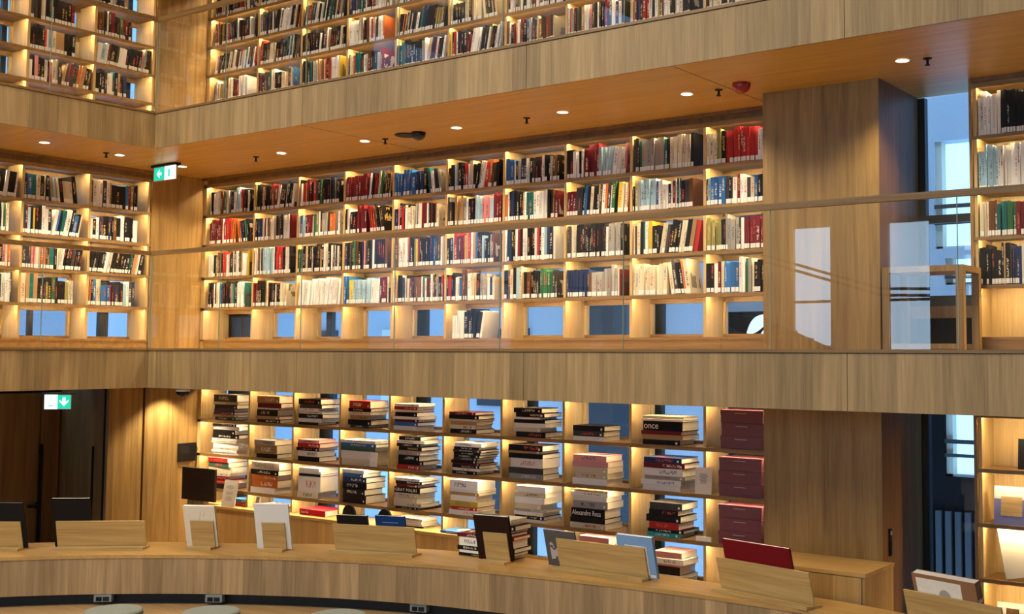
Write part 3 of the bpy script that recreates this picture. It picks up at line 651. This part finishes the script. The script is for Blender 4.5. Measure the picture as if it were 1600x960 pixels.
# ------------------------------------------------------------------ upright books
def project(P):
    v = cam.matrix_world.inverted() @ Vector(P)
    if v.z > -.1: return None
    return CX + v.x/-v.z*F_PX, CY - v.y/-v.z*F_PX, -v.z
for s in ALLB:
    c = s['M'] @ Vector((s['t']/2, 0, s['h']*.5)); pr = project(c); s['area'] = 0
    if pr and 0 < pr[0] < 1600 and 0 < pr[1] < 960:
        vis = True
        if s['case'] in ('R2', 'L2'):
            # is the sight line above the balcony edge?
            k = GY/c.y if s['case'] == 'R2' else GX/c.x
            vis = c.z*k > ZU+.0
        if s['case'] == 'R1' and c.x > -4.83: vis = False
        if vis: s['area'] = s['t']*s['h']*(F_PX/pr[2])**2*abs((c.normalized()).dot(s['M'].to_3x3() @ Vector((0, 1, 0))))
order = sorted(range(len(ALLB)), key=lambda i: -ALLB[i]['area'])
INDIV = set(order[:300])
CASEN = {'R1': 'middle gallery main wall', 'R2': 'top gallery main wall', 'L1': 'middle gallery left wall', 'L2': 'top gallery left wall', 'RC': 'bookcase right of the tall window'}
stuff = MB(); cnt = {}
for i, s in enumerate(ALLB):
    T = s['M']; t, h, d = s['t'], s['h'], s['d']; col, ink = s['col'], s['ink']
    key = (s['case'], s['row'], s['bay'], s['name']); cnt[key] = cnt.get(key, 0)+1
    lh = min(.042, t*1.8+.014); lz = .008
    if i in INDIV:
        ordn = ORD[cnt[key]-1]
        if s['case'] == 'RC': lb = '%s %s book from the left, %s shelf of the bookcase right of the window' % (ordn, s['name'], SN[s['row']])
        else:
            bn = s['bay'] if s['case'][0] == 'R' else 6-s['bay']
            lb = '%s %s book from left, %s shelf, %s bay from corner, %s' % (ordn, s['name'], SN[s['row']], ORD[bn], CASEN[s['case']])
        cv = MB(); k = .0028
        cv.box(0, k, .002, d, 0, h, 'cover_plain', col, ink); cv.box(t-k, t, .002, d, 0, h, 'cover_plain', col, ink, mats={'right': 'book_front'})
        cv.box(0, t, 0, .002, 0, h, 'book_spine', col, ink, mats={'left': 'cover_plain', 'right': 'cover_plain', 'top': 'cover_plain', 'bottom': 'cover_plain'})
        o = bpy.data.objects.new('book', cv.mesh('book')); C.objects.link(o); o.matrix_world = T
        tag(o, lb, 'book', 'upright books on the shelves')
        pb = MB().box(k, t-k, .0025, d-.004, .003, h-.003, 'paper'); obj('page_block', pb, o, local=True)
        if s['lab']:
            obj('spine_label', MB().box(t*.06, t*.94, -.0012, -.0001, lz, lz+lh, 'label_white'), o, local=True)
    else:
        stuff.box(0, t, 0, d, 0, h, 'cover_plain', col, ink, T=T, mats={'front': 'book_spine', 'right': 'book_front', 'top': 'paper'})
        if s['lab']: stuff.box(t*.06, t*.94, -.0015, 0, lz, lz+lh, 'label_white', T=T)
so = obj('shelved_books', stuff)
tag(so, 'remaining upright books filling the gallery bookcases in many colours', 'books', 'upright books on the shelves', 'stuff')

# ------------------------------------------------------------------ flat stacks on the ground floor
LET = dict(K='black', D='charcoal', W='white', C='cream', G='grey', R='red', M='dark red', B='blue', N='navy blue', T='teal', O='orange', Y='yellow', P='pink', E='green', A='tan')
FLATC = dict(CN); FLATC['teal'] = (.01, .28, .32); FLATC['pink'] = (.60, .28, .30); FLATC['green'] = (.05, .13, .09)
def flat_book(x0, x1, y, z, th, dep, nm, col, ink, label, grp, rot=0, text=None, front=True):
    Wd = x1-x0
    o = thing('stacked_book', (x0, y, z), label, 'book', grp, rz=rot)
    k = min(.004, th*.16)
    cv = MB()
    cv.box(0, Wd, .003, dep, 0, k, 'cover_plain', col, ink); cv.box(0, Wd, .003, dep, th-k, th, 'cover_plain', col, ink, mats={'top': 'book_front'})
    # spine: u along its thickness, v along its length
    cv.box(0, Wd, 0, .003, 0, th, 'cover_plain', col, ink)
    cv.quad([(0, -.0004, 0), (Wd, -.0004, 0), (Wd, -.0004, th), (0, -.0004, th)], 'cover_plain' if text else 'book_spine', col, ink, uv=[(0, 0), (0, 1), (1, 1), (1, 0)])
    obj('cover', cv, o, local=True)
    obj('page_block', MB().box(.003, Wd-.004, .003, dep-.004, k, th-k, 'paper'), o, local=True)
    if text:
        s_ = th*.78 if len(text) > 5 else th*.95
        me = text_mesh(text, s_, .0008, 'paper_white' if sum(col) < .9 else 'ink_grey')
        t_ = bpy.data.objects.new('title_lettering', me); C.objects.link(t_); t_.parent = o
        w_ = max(v.co.x for v in me.vertices)-min(v.co.x for v in me.vertices)
        sx = min(1.15, Wd*.86/max(w_, .01)) if len(text) > 5 else 1.0
        t_.location = (Wd*.46 if len(text) > 5 else w_*.5+.01, -.0022, th*.5); t_.rotation_euler = (math.pi/2, 0, 0); t_.scale = (sx, 1, 1)
    elif Wd > .2 and (hash_(x0, z) > .35):
        obj('spine_label', MB().box(Wd*.88, Wd*.93, -.0016, -.0005, th*.2, min(th*.9, th*.2+.02), 'label_white'), o, local=True)
    return o
def hash_(a, b_): return (math.sin(a*127.1+b_*311.7)*43758.5453) % 1
SPEC = """1 1 -12.64 -12.20 0.320 D1.6 C.6 K.9 N.7 M.6 G.5 K.7
1 2 -11.80 -11.38 0.323 A1.3 M.9 W.3 K1.2 A.6 K.6
1 3 -11.03 -10.65 0.307 K1 D.7 W.5 C.5 K.8 W.7 K.5
1 4 -10.16 -9.83 0.307 R1.3 K.6 C.6 A.8 K.9 D.5
1 5 -9.45 -9.08 0.294 W.5 R.6 W.4 K.8 W.5 M.5 B.7 W.8
1 6 -8.60 -8.22 0.228 M.5 K.7 C.4 A.6 C.7 K.8
1 7 -7.70 -7.33 0.299 K.9 K.8 W.4 K.7 W.8 C.8 K1
1 8 -6.95 -6.58 0.149 K.9 D.9 W.7
1 9 -6.12 -5.68 0.270 C.5 W.4 K1.7:once M.7 A.9 K.9
2 1 -12.65 -12.16 0.385 K.5 W.7 K.9 K.8 W.45 C.45 W.45 W.45 C.45 W.45 W.45
2 2 -11.81 -11.41 0.216 G.8 A1.4 K.7
2 3 -11.03 -10.66 0.255 P.6 R.8 K.6 W1 K.9
2 4 -10.29 -9.74 0.288 W.5 B.6 E.7 W1.3 C1.1
2 5 -9.38 -9.01 0.364 K.6 W.5 K.5 K.6 G.7 K.9 K.6 R.8
2 6 -8.55 -8.18 0.335 W.8 K.5 D.5 K.5 K.5 D.5 K.6 M.3 K.6 W.5 K.7
2 7 -7.77 -7.33 0.351 K1 A.4 K.8 W1.5 D1 G.9
2 8 -6.93 -6.54 0.290 P1 P.9 C.9 C.9 W1
2 9 -6.12 -5.67 0.312 N.8 M.8 W1.1 G.6 W.8 W.8
3 1 -12.71 -12.29 0.385 R.9 E1 C1.1 C.6 M.7 R.8 K1
3 2 -11.88 -11.39 0.377 C1.2:NIEMEYER K.8 O.8 O1.2 W.9
3 3 -11.01 -10.65 0.355 W.5 W.4 K.4 W2.3 C1
3 4 -10.25 -9.88 0.382 W.6 B.6 N.8 K1 K.9 K1.3
3 5 -9.41 -9.04 0.338 W.6 K.6 M.6 K1.1:GRAY#MALIN C.9 C.9 C.8 K.4
3 6 -8.58 -8.19 0.368 W1.5 W.4 A.5 W.9 Y.9:BEATON R.5 W.8
3 7 -7.68 -7.31 0.365 W1 C.8 W1 C.9 G.4 W.6 K.6 W.5
3 8 -6.96 -6.52 0.380 A.4 W.6 W.8 G1.2 K1.5:Alexandre#Reza K.8 C.9
3 9 -6.06 -5.69 0.319 D1 K.8 K1 R1 K.5 T.6
4 9 -5.99 -5.67 0.295 P.9 W.8 P.3 K1.2 W.5 D.8
4 8 -6.87 -6.48 0.360 P.7 W.8 K1.1 W.9 G.8"""
def stack(x0, x1, y, z, H, toks, where, grp, r, dmin=.27, dmax=.31, rot=0, jit=.028):
    tot = sum(float(t_.split(':')[0][1:]) for t_ in toks); zz = z
    n_ = len(toks); seen = {}
    for i in range(n_-1, -1, -1):
        tk = toks[i]; txt = None
        if ':' in tk: tk, txt = tk.split(':'); txt = txt.replace('#', ' ')
        th = float(tk[1:])/tot*H; nm = LET[tk[0]]; base = FLATC[nm]; k = r.uniform(.85, 1.15); col = tuple(min(.85, v*k) for v in base)
        _, _, ink = book_colour(r, nm if nm in CN else None)
        a = x0 + r.uniform(-jit, jit)*.8; c = x1 + r.uniform(-jit*1.4, jit); dp = r.uniform(dmin, dmax)
        pos = ('topmost' if i == 0 else ('lowest' if i == n_-1 else ORD[i]+' from top'))
        lb = '%s %s of the flat stack, %s' % (nm + ' book', pos, where)
        flat_book(a, c, y + r.uniform(0, .014), zz, th-.0012, dp, nm, col, ink, lb, grp, rot + r.uniform(-.02, .03), txt)
        zz += th
BOARD = {1: -.903+.036, 2: -1.332+.036, 3: -1.7605+.036, 4: -2.19+.036}
rs = random.Random(77)
for ln in SPEC.split('\n'):
    q = ln.split(); row, bay = int(q[0]), int(q[1]); x0, x1, H = map(float, q[2:5])
    stack(x0, x1, YR+.012, BOARD[row]+.0005, H, q[5:], '%s shelf, %s bay, ground floor' % (SN[row-1], ORD[bay-1]), 'books lying flat in stacks on the ground floor shelves', rs)
# maroon archive boxes, tenth bay
for row, x0 in ((1, -5.262), (2, -5.285), (3, -5.285)):
    z = BOARD[row]+.0005; hb = .118
    for k in range(3):
        o = thing('archive_box', (x0+rs.uniform(-.006, .006), YR+.015, z+k*hb), 'maroon archive box, %s of three on the %s shelf beside the pillar' % (['lowest', 'middle one', 'topmost'][k], SN[row-1]), 'box', 'maroon archive boxes beside the pillar', rz=rs.uniform(-.015, .015))
        wd = .435
        obj('box_body', MB().box(0, wd-.006, .003, .31, 0, hb*.60, 'maroon_box'), o, local=True)
        obj('lid', MB().box(-.003, wd, 0, .313, hb*.60, hb-.0025, 'maroon_box'), o, local=True)
        obj('label_line', MB().box(wd*.34, wd*.62, -.0012, 0, hb*.60+.012, hb*.60+.018, 'card_grey'), o, local=True)

# ------------------------------------------------------------------ counter, ledges
ZT = -1.85
FR = [(-12.6, 1.2), (-12.3, 2.4), (-11.75, 3.7), (-11.2, 4.7), (-10.52, 5.55), (-9.9, 6.15), (-9.13, 6.70), (-8.17, 7.19), (-7.38, 7.46), (-6.86, 7.58), (-6.0, 7.70), (-5.13, 7.78), (-4.4, 7.80), (-3.55, 7.76), (-2.7, 7.58), (-1.9, 7.28), (-1.0, 6.7)]
BK = [(-12.86, 1.3), (-12.84, 2.7), (-12.5, 4.1), (-11.85, 5.2), (-11.14, 6.08), (-10.4, 6.72), (-9.55, 7.22), (-8.62, 7.78), (-7.7, 8.10), (-7.1, 8.20), (-6.2, 8.29), (-5.3, 8.31), (-4.5, 8.235), (-3.60, 8.195), (-2.6, 7.95), (-1.65, 7.62), (-.6, 7.0)]
def cr(pts, n_=5):
    o = []
    P = [pts[0]] + pts + [pts[-1]]
    for i in range(1, len(P)-2):
        for j in range(n_):
            t_ = j/n_; a, b_, c, d = P[i-1], P[i], P[i+1], P[i+2]
            o.append(tuple(.5*((2*b_[k])+(-a[k]+c[k])*t_+(2*a[k]-5*b_[k]+4*c[k]-d[k])*t_*t_+(-a[k]+3*b_[k]-3*c[k]+d[k])*t_**3) for k in (0, 1)))
    o.append(P[-2]); return o
F_ = cr(FR); K_ = cr(BK)
co = thing('reading_counter', (-7.4, 7.9, ZG), 'long curved oak reading counter sweeping across the ground floor', 'counter')
def ribbon(A, B, z, mat, flip=False):
    mb = MB()
    for i in range(len(A)-1):
        q = [(*A[i], z), (*A[i+1], z), (*B[i+1], z), (*B[i], z)]
        mb.quad(q[::-1] if flip else q, mat)
    return mb
def skirt(mb, A, z0, z1, mat):
    s_ = 0
    for i in range(len(A)-1):
        L = math.dist(A[i], A[i+1])
        mb.quad([(*A[i], z0), (*A[i+1], z0), (*A[i+1], z1), (*A[i], z1)], mat, uv=[(s_, z0), (s_+L, z0), (s_+L, z1), (s_, z1)]); s_ += L
    return mb
def offs(A, d):
    o = []
    for i, p in enumerate(A):
        a = Vector(A[max(0, i-1)]); c = Vector(A[min(len(A)-1, i+1)]); u = (c-a).normalized(); o.append((p[0]-u.y*d, p[1]+u.x*d))
    return o
tp = ribbon(F_, K_, ZT, 'oak_top'); tp2 = ribbon(F_, K_, ZT-.03, 'oak_top', True)
for a in (skirt(MB(), F_, ZT-.03, ZT, 'oak_top'), skirt(MB(), K_, ZT-.03, ZT, 'oak_top'), tp2):
    n0 = len(tp.v); tp.v += a.v; tp.f += [tuple(i+n0 for i in f) for f in a.f]; tp.m += a.m; tp.c += a.c; tp.k += a.k; tp.u += a.u
obj('counter_top', tp, co)
Fi = offs(F_, .006); Fj = offs(F_, .03)
ap = skirt(MB(), Fi, -2.2, ZT-.031, 'oak_apron'); a2 = skirt(MB(), Fj, -2.2, ZT-.031, 'oak_apron'); a3 = ribbon(Fi, Fj, -2.2, 'oak_apron')
for a in (a2, a3):
    n0 = len(ap.v); ap.v += a.v; ap.f += [tuple(i+n0 for i in f) for f in a.f]; ap.m += a.m; ap.c += a.c; ap.k += a.k; ap.u += a.u
obj('apron', ap, co)
Kb = offs(K_, -.02); lo = skirt(MB(), Kb, ZG, ZT-.031, 'charcoal')
obj('back_panel', lo, co)
Km = offs(F_, .10); Kn = offs(F_, .13)
fp = skirt(MB(), Km, ZG+.2, -2.2, 'charcoal'); obj('recess_panel', fp, co)  # plain dark sheet set back in the recess under the apron
for P0, P1, lb in (((-9.97, 6.10), (-9.83, 6.21), 'left'), ((-9.14, 6.67), (-9.0, 6.755), 'middle'), ((-7.36, 7.465), (-7.2, 7.52), 'right')):
    u = (Vector(P1)-Vector(P0)).normalized(); L = .155; a_ = math.atan2(u.y, u.x)
    o = thing('socket_box', (P0[0]-.02*-u.y, P0[1]+.02*u.x, -2.27), 'grey power socket box under the counter front, %s of three' % lb, 'socket', 'power socket boxes under the counter', rz=a_)
    obj('box_housing', MB().box(0, L, 0, .07, 0, .066, 'socket_grey'), o, local=True)
    obj('socket', MB().box(.02, .07, -.003, 0, .008, .045, 'black').box(.08, .135, -.003, 0, .008, .045, 'dark_metal'), o, local=True)
# raised floor step below the counter
struct('floor_step', MB().prism([*offs(F_, .11), (-.5, 3.0), (-1, -1), (-9, -1.0), (-12.9, .9)], ZG+.001, ZG+.30, 'oak_floor'))
# stools
for (x, y), lb in zip([(-8.66, 5.49), (-7.99, 5.91), (-7.07, 6.40)], ['left of the three round grey stools at the counter', 'middle of the three round grey stools at the counter', 'right of the three round grey stools at the counter']):
    o = thing('stool', (x, y, ZG+.3), lb, 'stool', 'round grey stools at the counter'); z = -2.06; r_ = .222
    obj('seat', MB().lathe((x, y), [(0, z+.002), (r_-.03, z+.001), (r_-.01, z-.004), (r_, z-.016)], 'grey_felt', 40).lathe((x, y), [(r_, z-.016), (r_+.002, z-.05), (r_-.01, z-.066), (0, z-.07)], 'grey_edge', 40), o)
    for k in range(4):
        a_ = math.pi/4+k*math.pi/2; obj('leg', MB().bar((x+.13*math.cos(a_), y+.13*math.sin(a_), z-.07), (x+.19*math.cos(a_), y+.19*math.sin(a_), ZG+.3), .026, .026, 'dark_metal'), o)
# low ledge in front of the left bays
t = thing('low_cabinet', (-10.5, 9.2, ZG), 'low oak ledge under the left bays of the ground floor bookcase', 'cabinet')
LZ = -1.915
obj('ledge_top', MB().box(-12.40, -8.215, 9.17, YR-.002, LZ-.03, LZ, 'oak_top').box(-12.375, -8.23, 9.2, YR-.002, LZ-.03, LZ-.001, 'oak_top'), t)
obj('front_panel', MB().box(-12.375, -8.23, 9.185, 9.21, ZG, LZ-.03, 'oak_cabinet').box(-8.26, -8.23, 9.21, YR-.002, ZG, LZ-.03, 'oak_cabinet').box(-12.375, -12.35, 9.21, YR-.002, ZG, LZ-.03, 'oak_cabinet'), t)
# the ledge continues into the bays
obj('inner_shelf', MB().box(-12.86, -8.73, YR+.004, YR+DEP-.01, LZ-.03, LZ, 'oak_top'), t)
t = thing('side_cabinet', (-3.95, 8.5, ZG), 'low oak cabinet against the pillar behind the counter', 'cabinet')
obj('cabinet_top', MB().box(-4.62, -3.436, 8.25, 8.838, -1.668, -1.64, 'oak_top'), t)
obj('body', MB().box(-4.60, -3.446, 8.262, 8.836, ZG, -1.668, 'oak_cabinet'), t)
obj('door_front', MB().box(-4.59, -3.47, 8.252, 8.261, ZG+.05, -1.675, 'oak_cabinet'), t)
# items on the ledge
t = thing('stacked_book', (-10.93, YR-.02, LZ+.0005), 'thick red book with white lettering lying flat on the ledge', 'book', rz=.0)
obj('cover', MB().box(0, .44, 0, .30, 0, .004, 'cover_plain', (.45, .015, .03)).box(0, .44, 0, .30, .066, .070, 'cover_plain', (.5, .02, .04)).box(0, .44, -.001, .004, 0, .070, 'cover_plain', (.42, .012, .025)), t, local=True)
obj('page_block', MB().box(.004, .436, .004, .295, .004, .066, 'paper_white'), t, local=True)
me = text_mesh('Coca-Cola', .042, .0006, 'paper_white'); tt = bpy.data.objects.new('title_lettering', me); C.objects.link(tt); tt.parent = t; tt.location = (.09, -.003, .036); tt.rotation_euler = (math.pi/2, 0, 0); tt.scale = (.7, 1, 1)
lr = random.Random(3)
def ledge_book(x0, x1, y, z, H, toks, where): stack(x0, x1, y, z, H, toks, where, 'books lying flat on the low ledge', lr, .24, .28)
ledge_book(-12.25, -11.99, YR+.01, LZ+.0005, .09, ['B.8', 'R1'], 'left end of the low ledge')
ledge_book(-11.75, -11.30, YR+.00, LZ+.0005, .055, ['W1', 'G.7', 'W.6'], 'low ledge beside the red book')
ledge_book(-9.35, -8.98, YR+.0, LZ+.0005, .10, ['C1', 'W1', 'C.8', 'K.5'], 'low ledge under the fifth bay')
ledge_book(-8.62, -8.30, 9.22, LZ+.0005, .028, ['B1'], 'right end of the low ledge')
for o_ in bpy.data.objects:
    if o_.get('label', '').startswith('blue book topmost of the flat stack, right end'): o_['label'] = 'thin pale blue book alone at the right end of the low ledge'
for x, lb in ((-10.05, 'round black disc-shaped bookend on the ledge behind the black book'), (-9.48, 'round black disc-shaped bookend on the ledge behind the blue book')):
    T_ = Matrix.Translation((x, 9.24, LZ+.08)) @ Matrix.Rotation(math.pi/2, 4, 'X')
    o = thing('bookend', (x, 9.24, LZ), lb, 'bookend'); obj('disc', MB().cyl((0, 0), .10, -.012, .012, 'black', 32, T=T_), o); obj('foot', MB().box(x-.05, x+.05, 9.2, 9.28, LZ, LZ+.006, 'black'), o)
def sign(P, wd, ht, tilt, rz, name, label, lines, fm='card_grey', pm='paper', depth=.012):
    o = thing(name, P, label, 'sign', rz=rz); T_ = Matrix.Rotation(-tilt, 4, 'X')
    obj('frame', MB().box(0, wd, 0, depth, 0, ht, fm, T=T_), o, local=True)
    mb = MB(); mb.box(wd*.04, wd*.96, -.001, 0, ht*.03, ht*.97, pm, T=T_); obj('sheet', mb, o, local=True)
    tx = MB(); rl = random.Random(len(label))
    for (z0, n_) in lines:
        for i in range(n_):
            hw = rl.uniform(.16, .30)*wd; zz = ht*z0 - i*ht*.042
            tx.box(wd*.5-hw, wd*.5+hw, -.002, -.001, zz, zz+ht*.018, 'ink_grey', T=T_)
    obj('printed_lines', tx, o, local=True); return o
sign((-12.30, 9.20, LZ+.001), .255, .325, .17, 0, 'notice_board', 'grey notice in a frame leaning on the left of the low ledge', [(.78, 4), (.54, 3), (.36, 4)], pm='card_grey')
sign((-11.98, 9.42, LZ+.001), .12, .12, .2, 0, 'picture_frame', 'tiny grey frame standing behind the white book on the ledge', [(.6, 2)], pm='charcoal')
sign((-5.535, YR+.004, BOARD[2]+.001), .175, .245, .06, 0, 'notice_card', 'cream notice card standing on the shelf beside the maroon boxes', [(.74, 9)], pm='paper', fm='paper')
sign((-9.80, YR+.004, BOARD[2]+.001), .115, .16, .06, 0, 'notice_card', 'small white card leaning by the books in the fourth bay', [(.3, 1)], pm='paper_white', fm='paper_white', depth=.004)
o = tag(obj('shelf_label', MB().box(-5.52, -5.36, YR+.003, YR+.02, BOARD[3]+.001, BOARD[3]+.045, 'paper').box(-5.515, -5.365, YR+.001, YR+.003, BOARD[3]+.004, BOARD[3]+.042, 'paper_white'), loc=(-5.44, YR, BOARD[3])), 'blank cream label block on the shelf beside the teal book', 'label')
# dark display and pedestal behind the counter, wall screen, switches
o = thing('display_screen', (-11.8, 8.45, ZG), 'dark brown display board on a wooden post behind the counter', 'display')
obj('panel', MB().box(-12.10, -11.49, 8.50, 8.53, -1.74, -1.365, 'wenge'), o); obj('post', MB().box(-12.03, -11.72, 8.53, 8.60, ZG, -1.62, 'oak_panel'), o)
o = thing('touch_screen', (XL, 9.14, -1.39), 'small dark wall-mounted screen on the ground floor corner panel', 'screen')
obj('housing', MB().box(XL, XL+.025, 9.015, 9.27, -1.395, -1.165, 'black'), o); obj('screen', MB().box(XL+.025, XL+.027, 9.05, 9.17, -1.29, -1.20, 'dark_metal'), o)
o = thing('wall_switch', (-3.53, 8.98, -1.6), 'black strip of three round switches on the pillar side', 'switch')
obj('plate', MB().box(-3.53, -3.518, 8.955, 9.005, -1.615, -1.40, 'black'), o)
for k in range(3): obj('button', MB().cyl((0, 0), .018, 0, .006, 'socket_grey' if k == 2 else 'dark_metal', 16, T=Matrix.Translation((-3.518, 8.98, -1.58+k*.072)) @ Matrix.Rotation(math.pi/2, 4, 'Y')), o)

# ------------------------------------------------------------------ wooden book stands and displayed books
LEAN = math.radians(15)
def stand(P0, P1, label, ph=.27):
    u = (Vector(P1)-Vector(P0)); L = u.length; a_ = math.atan2(u.y, u.x)
    o = thing('book_stand', (P0[0], P0[1], ZT+.0005), label, 'book stand', 'oak book stands on the curved counter', rz=a_)
    obj('base', MB().box(0, L, 0, .072, 0, .024, 'oak_stand').box(.012, L-.0, .072, .19, 0, .014, 'oak_stand'), o, local=True)
    T_ = Matrix.Translation((.02, .106, .016)) @ Matrix.Rotation(LEAN, 4, 'X')
    obj('back_board', MB().box(0, L-.02, -.014, 0, 0, ph-.01, 'oak_stand', T=T_), o, local=True)
    return o, a_
def shown(P0, a_, u0, u1, h, col, label, th=.02, off=.0, image=None, spine_right=True, ink=(.7, .7, .7, .4)):
    o = thing('displayed_book', tuple(Vector((P0[0], P0[1], ZT+.015)) + Matrix.Rotation(a_, 3, 'Z') @ Vector((u0, .111, 0))), label, 'book', rz=a_)
    T_ = Matrix.Rotation(LEAN, 4, 'X'); Wd = u1-u0; k = .003
    obj('cover', MB().box(0, Wd, 0, k, 0, h, 'cover_plain', col, ink, T=T_, mats={'front': image or 'cover_plain'}).box(0, Wd, th-k, th, 0, h, 'cover_plain', col, ink, T=T_).box(Wd-k, Wd, k, th-k, 0, h, 'cover_plain', tuple(c*.6 for c in col), ink, T=T_), o, local=True)
    obj('page_block', MB().box(.004, Wd-k, k, th-k, .003, h-.003, 'paper_white', T=T_), o, local=True)
    return o, T_
GB = 'books displayed behind the oak stands'
S = [('A', (-11.43, 5.35), (-10.702, 5.805), 'wide oak book stand cut off by the left picture edge'),
     ('B', (-10.501, 6.013), (-9.848, 6.521), 'wide oak book stand holding one black book, left end of counter'),
     ('C', (-9.542, 6.762), (-9.324, 6.874), 'narrow oak stand with the cream sketch-covered book'),
     ('D', (-8.901, 7.069), (-8.687, 7.179), 'narrow oak stand with the plain bluish white book'),
     ('E', (-8.317, 7.401), (-7.515, 7.666), 'wide oak stand with a black and a blue book behind it'),
     ('F', (-6.87, 7.832), (-6.607, 7.868), 'narrow oak stand with the very dark brown book'),
     ('G', (-6.144, 7.942), (-5.213, 7.926), 'wide oak stand with a pale blue book at its right end'),
     ('H', (-4.577, 7.946), (-3.682, 7.755), 'wide oak stand holding the dark red landscape book'),
     ('I', (-2.995, 7.756), (-2.246, 7.537), 'oak stand at the right end of the counter')]
A_ = {}
for k, P0, P1, lb in S:
    ob, a_ = stand(P0, P1, lb, .235 if k == 'I' else .27); A_[k] = (P0, a_, (Vector(P1)-Vector(P0)).length)
def sh(k, u0, u1, h, *a, **kw): return shown(A_[k][0], A_[k][1], u0, u1, h/math.cos(LEAN), *a, **kw)
LA = A_['A'][2]
sh('A', LA-.42, LA+.035, .43, (.012, .013, .014), 'tall black book with white top edge at the far left', th=.016)
sh('B', -.01, .335, .465, (.010, .010, .011), 'square black book on the left wide stand', th=.022)
o, T_ = sh('C', -.045, .265, .39, (.80, .79, .72), 'cream white book with a faint pencil sketch on its cover', th=.026)
obj('cover_sketch', MB().bar(T_ @ Vector((.15, -.001, .26)), T_ @ Vector((.17, -.001, .35)), .001, .003, 'card_grey').bar(T_ @ Vector((.19, -.001, .29)), T_ @ Vector((.21, -.001, .34)), .001, .003, 'card_grey'), o, local=True)
sh('D', -.05, .285, .425, (.80, .86, .93), 'plain bluish white book on a narrow stand', th=.022)
sh('E', .06, .375, .335, (.010, .010, .012), 'black book showing above the middle wide stand', th=.022)
o, T_ = sh('E', .455, .752, .345, (.008, .045, .19), 'deep blue book showing above the middle wide stand', th=.020)
obj('title_line', MB().box(.07, .23, -.001, 0, .292, .297, 'blueprint', T=T_), o, local=True)
sh('F', -.07, .29, .40, (.022, .010, .008), 'very dark brown book upright on a narrow stand', th=.030)
sh('G', -.12, .215, .315, (.10, .10, .105), 'black and white photo book at the left end of a wide stand', th=.020, image='book_front', ink=(.6, .6, .6, .2))
o, T_ = sh('G', .655, 1.01, .345, (.22, .42, .80), 'pale blue book with thin white frame line', th=.030)
obj('frame_line', MB().box(.075, .29, -.001, 0, .265, .275, 'paper_white', T=T_).box(.275, .29, -.001, 0, .03, .275, 'paper_white', T=T_).box(.29, .345, -.001, 0, .012, .035, 'paper_white', T=T_), o, local=True)
sh('H', .10, .755, .405, (.17, .006, .012), 'large dark red landscape book on the right wide stand', th=.022)
o, T_ = sh('I', .10, .60, .345, (.30, .16, .09), 'thick brown illustrated book on the far right stand', th=.065)
obj('cover_picture', MB().box(.03, .385, -.001, 0, .16, .33, 'paper_white', T=T_).cyl((.0, .0), .045, 0, .001, 'card_grey', 20, T=T_ @ Matrix.Translation((.25, -.002, .225)) @ Matrix.Rotation(math.pi/2, 4, 'X')), o, local=True)
me = text_mesh('W', .05, .0006, 'paper_white'); tt = bpy.data.objects.new('title_lettering', me); C.objects.link(tt); tt.parent = o
tt.matrix_local = T_ @ Matrix.Translation((.5015, .033, .22)) @ Matrix.Rotation(math.pi/2, 4, 'Z') @ Matrix.Rotation(math.pi/2, 4, 'X')

# stack of books on the back edge of the counter
fr_ = random.Random(9)
stack(-7.30, -6.98, 8.03, ZT+.0005, .20, ['M.6', 'W1.3', 'K.7', 'W.4', 'K.5'], 'left pile behind dark brown book', 'books piled on the back of the counter', fr_, .22, .26, .05)
stack(-6.94, -6.66, 8.02, ZT+.0005, .36, ['W.6', 'C.4', 'K.9', 'G.5', 'M.6', 'R.6', 'W1.5', 'K.8', 'A.6', 'K.8'], 'right pile behind dark brown book', 'books piled on the back of the counter', fr_, .23, .27, .05)

# ------------------------------------------------------------------ things on the right display shelves
def disp(x0, x1, z, h, th, y, col, label, name='displayed_book', lean=.12, tilt=0, image=None):
    o = thing(name, (x0, y, z), label, 'book'); T_ = Matrix.Rotation(-tilt, 4, 'Y') @ Matrix.Rotation(-lean, 4, 'X'); Wd = x1-x0; k = .004
    obj('cover', MB().box(0, Wd, 0, k, 0, h, 'cover_plain', col, (.3, .25, .15, .5), T=T_).box(0, Wd, th-k, th, 0, h, 'cover_plain', col, T=T_).box(0, k, k, th-k, 0, h, 'cover_plain', col, T=T_), o, local=True)
    obj('page_block', MB().box(k, Wd-.004, k, th-k, .003, h-.003, 'paper_white', T=T_), o, local=True)
    return o, T_
disp(-2.63, -2.32, -.909, .24, .03, YR+.12, (.012, .014, .02), 'black book at the top right display shelf')
o, T_ = disp(-2.80, -2.46, -1.341, .30, .03, YR+.03, (.20, .23, .52), 'blue and white book with a golden picture on the display shelf')
obj('cover_border', MB().box(.0, .34, -.001, 0, .20, .30, 'label_white', T=T_), o, local=True)
obj('cover_picture', MB().box(.055, .22, -.0022, -.001, .07, .22, 'oak_stand', T=T_), o, local=True)
disp(-2.71, -2.46, -1.765, .40, .04, YR+.03, (.78, .74, .62), 'cream white book leaning at an angle on the display shelf', tilt=.20)
o, T_ = disp(-2.79, -2.45, -2.20, .25, .03, YR+.03, (.78, .76, .70), 'white book with a brown square on the lowest display shelf')
obj('cover_picture', MB().box(.07, .17, -.001, 0, .12, .21, 'oak_dark', T=T_), o, local=True)
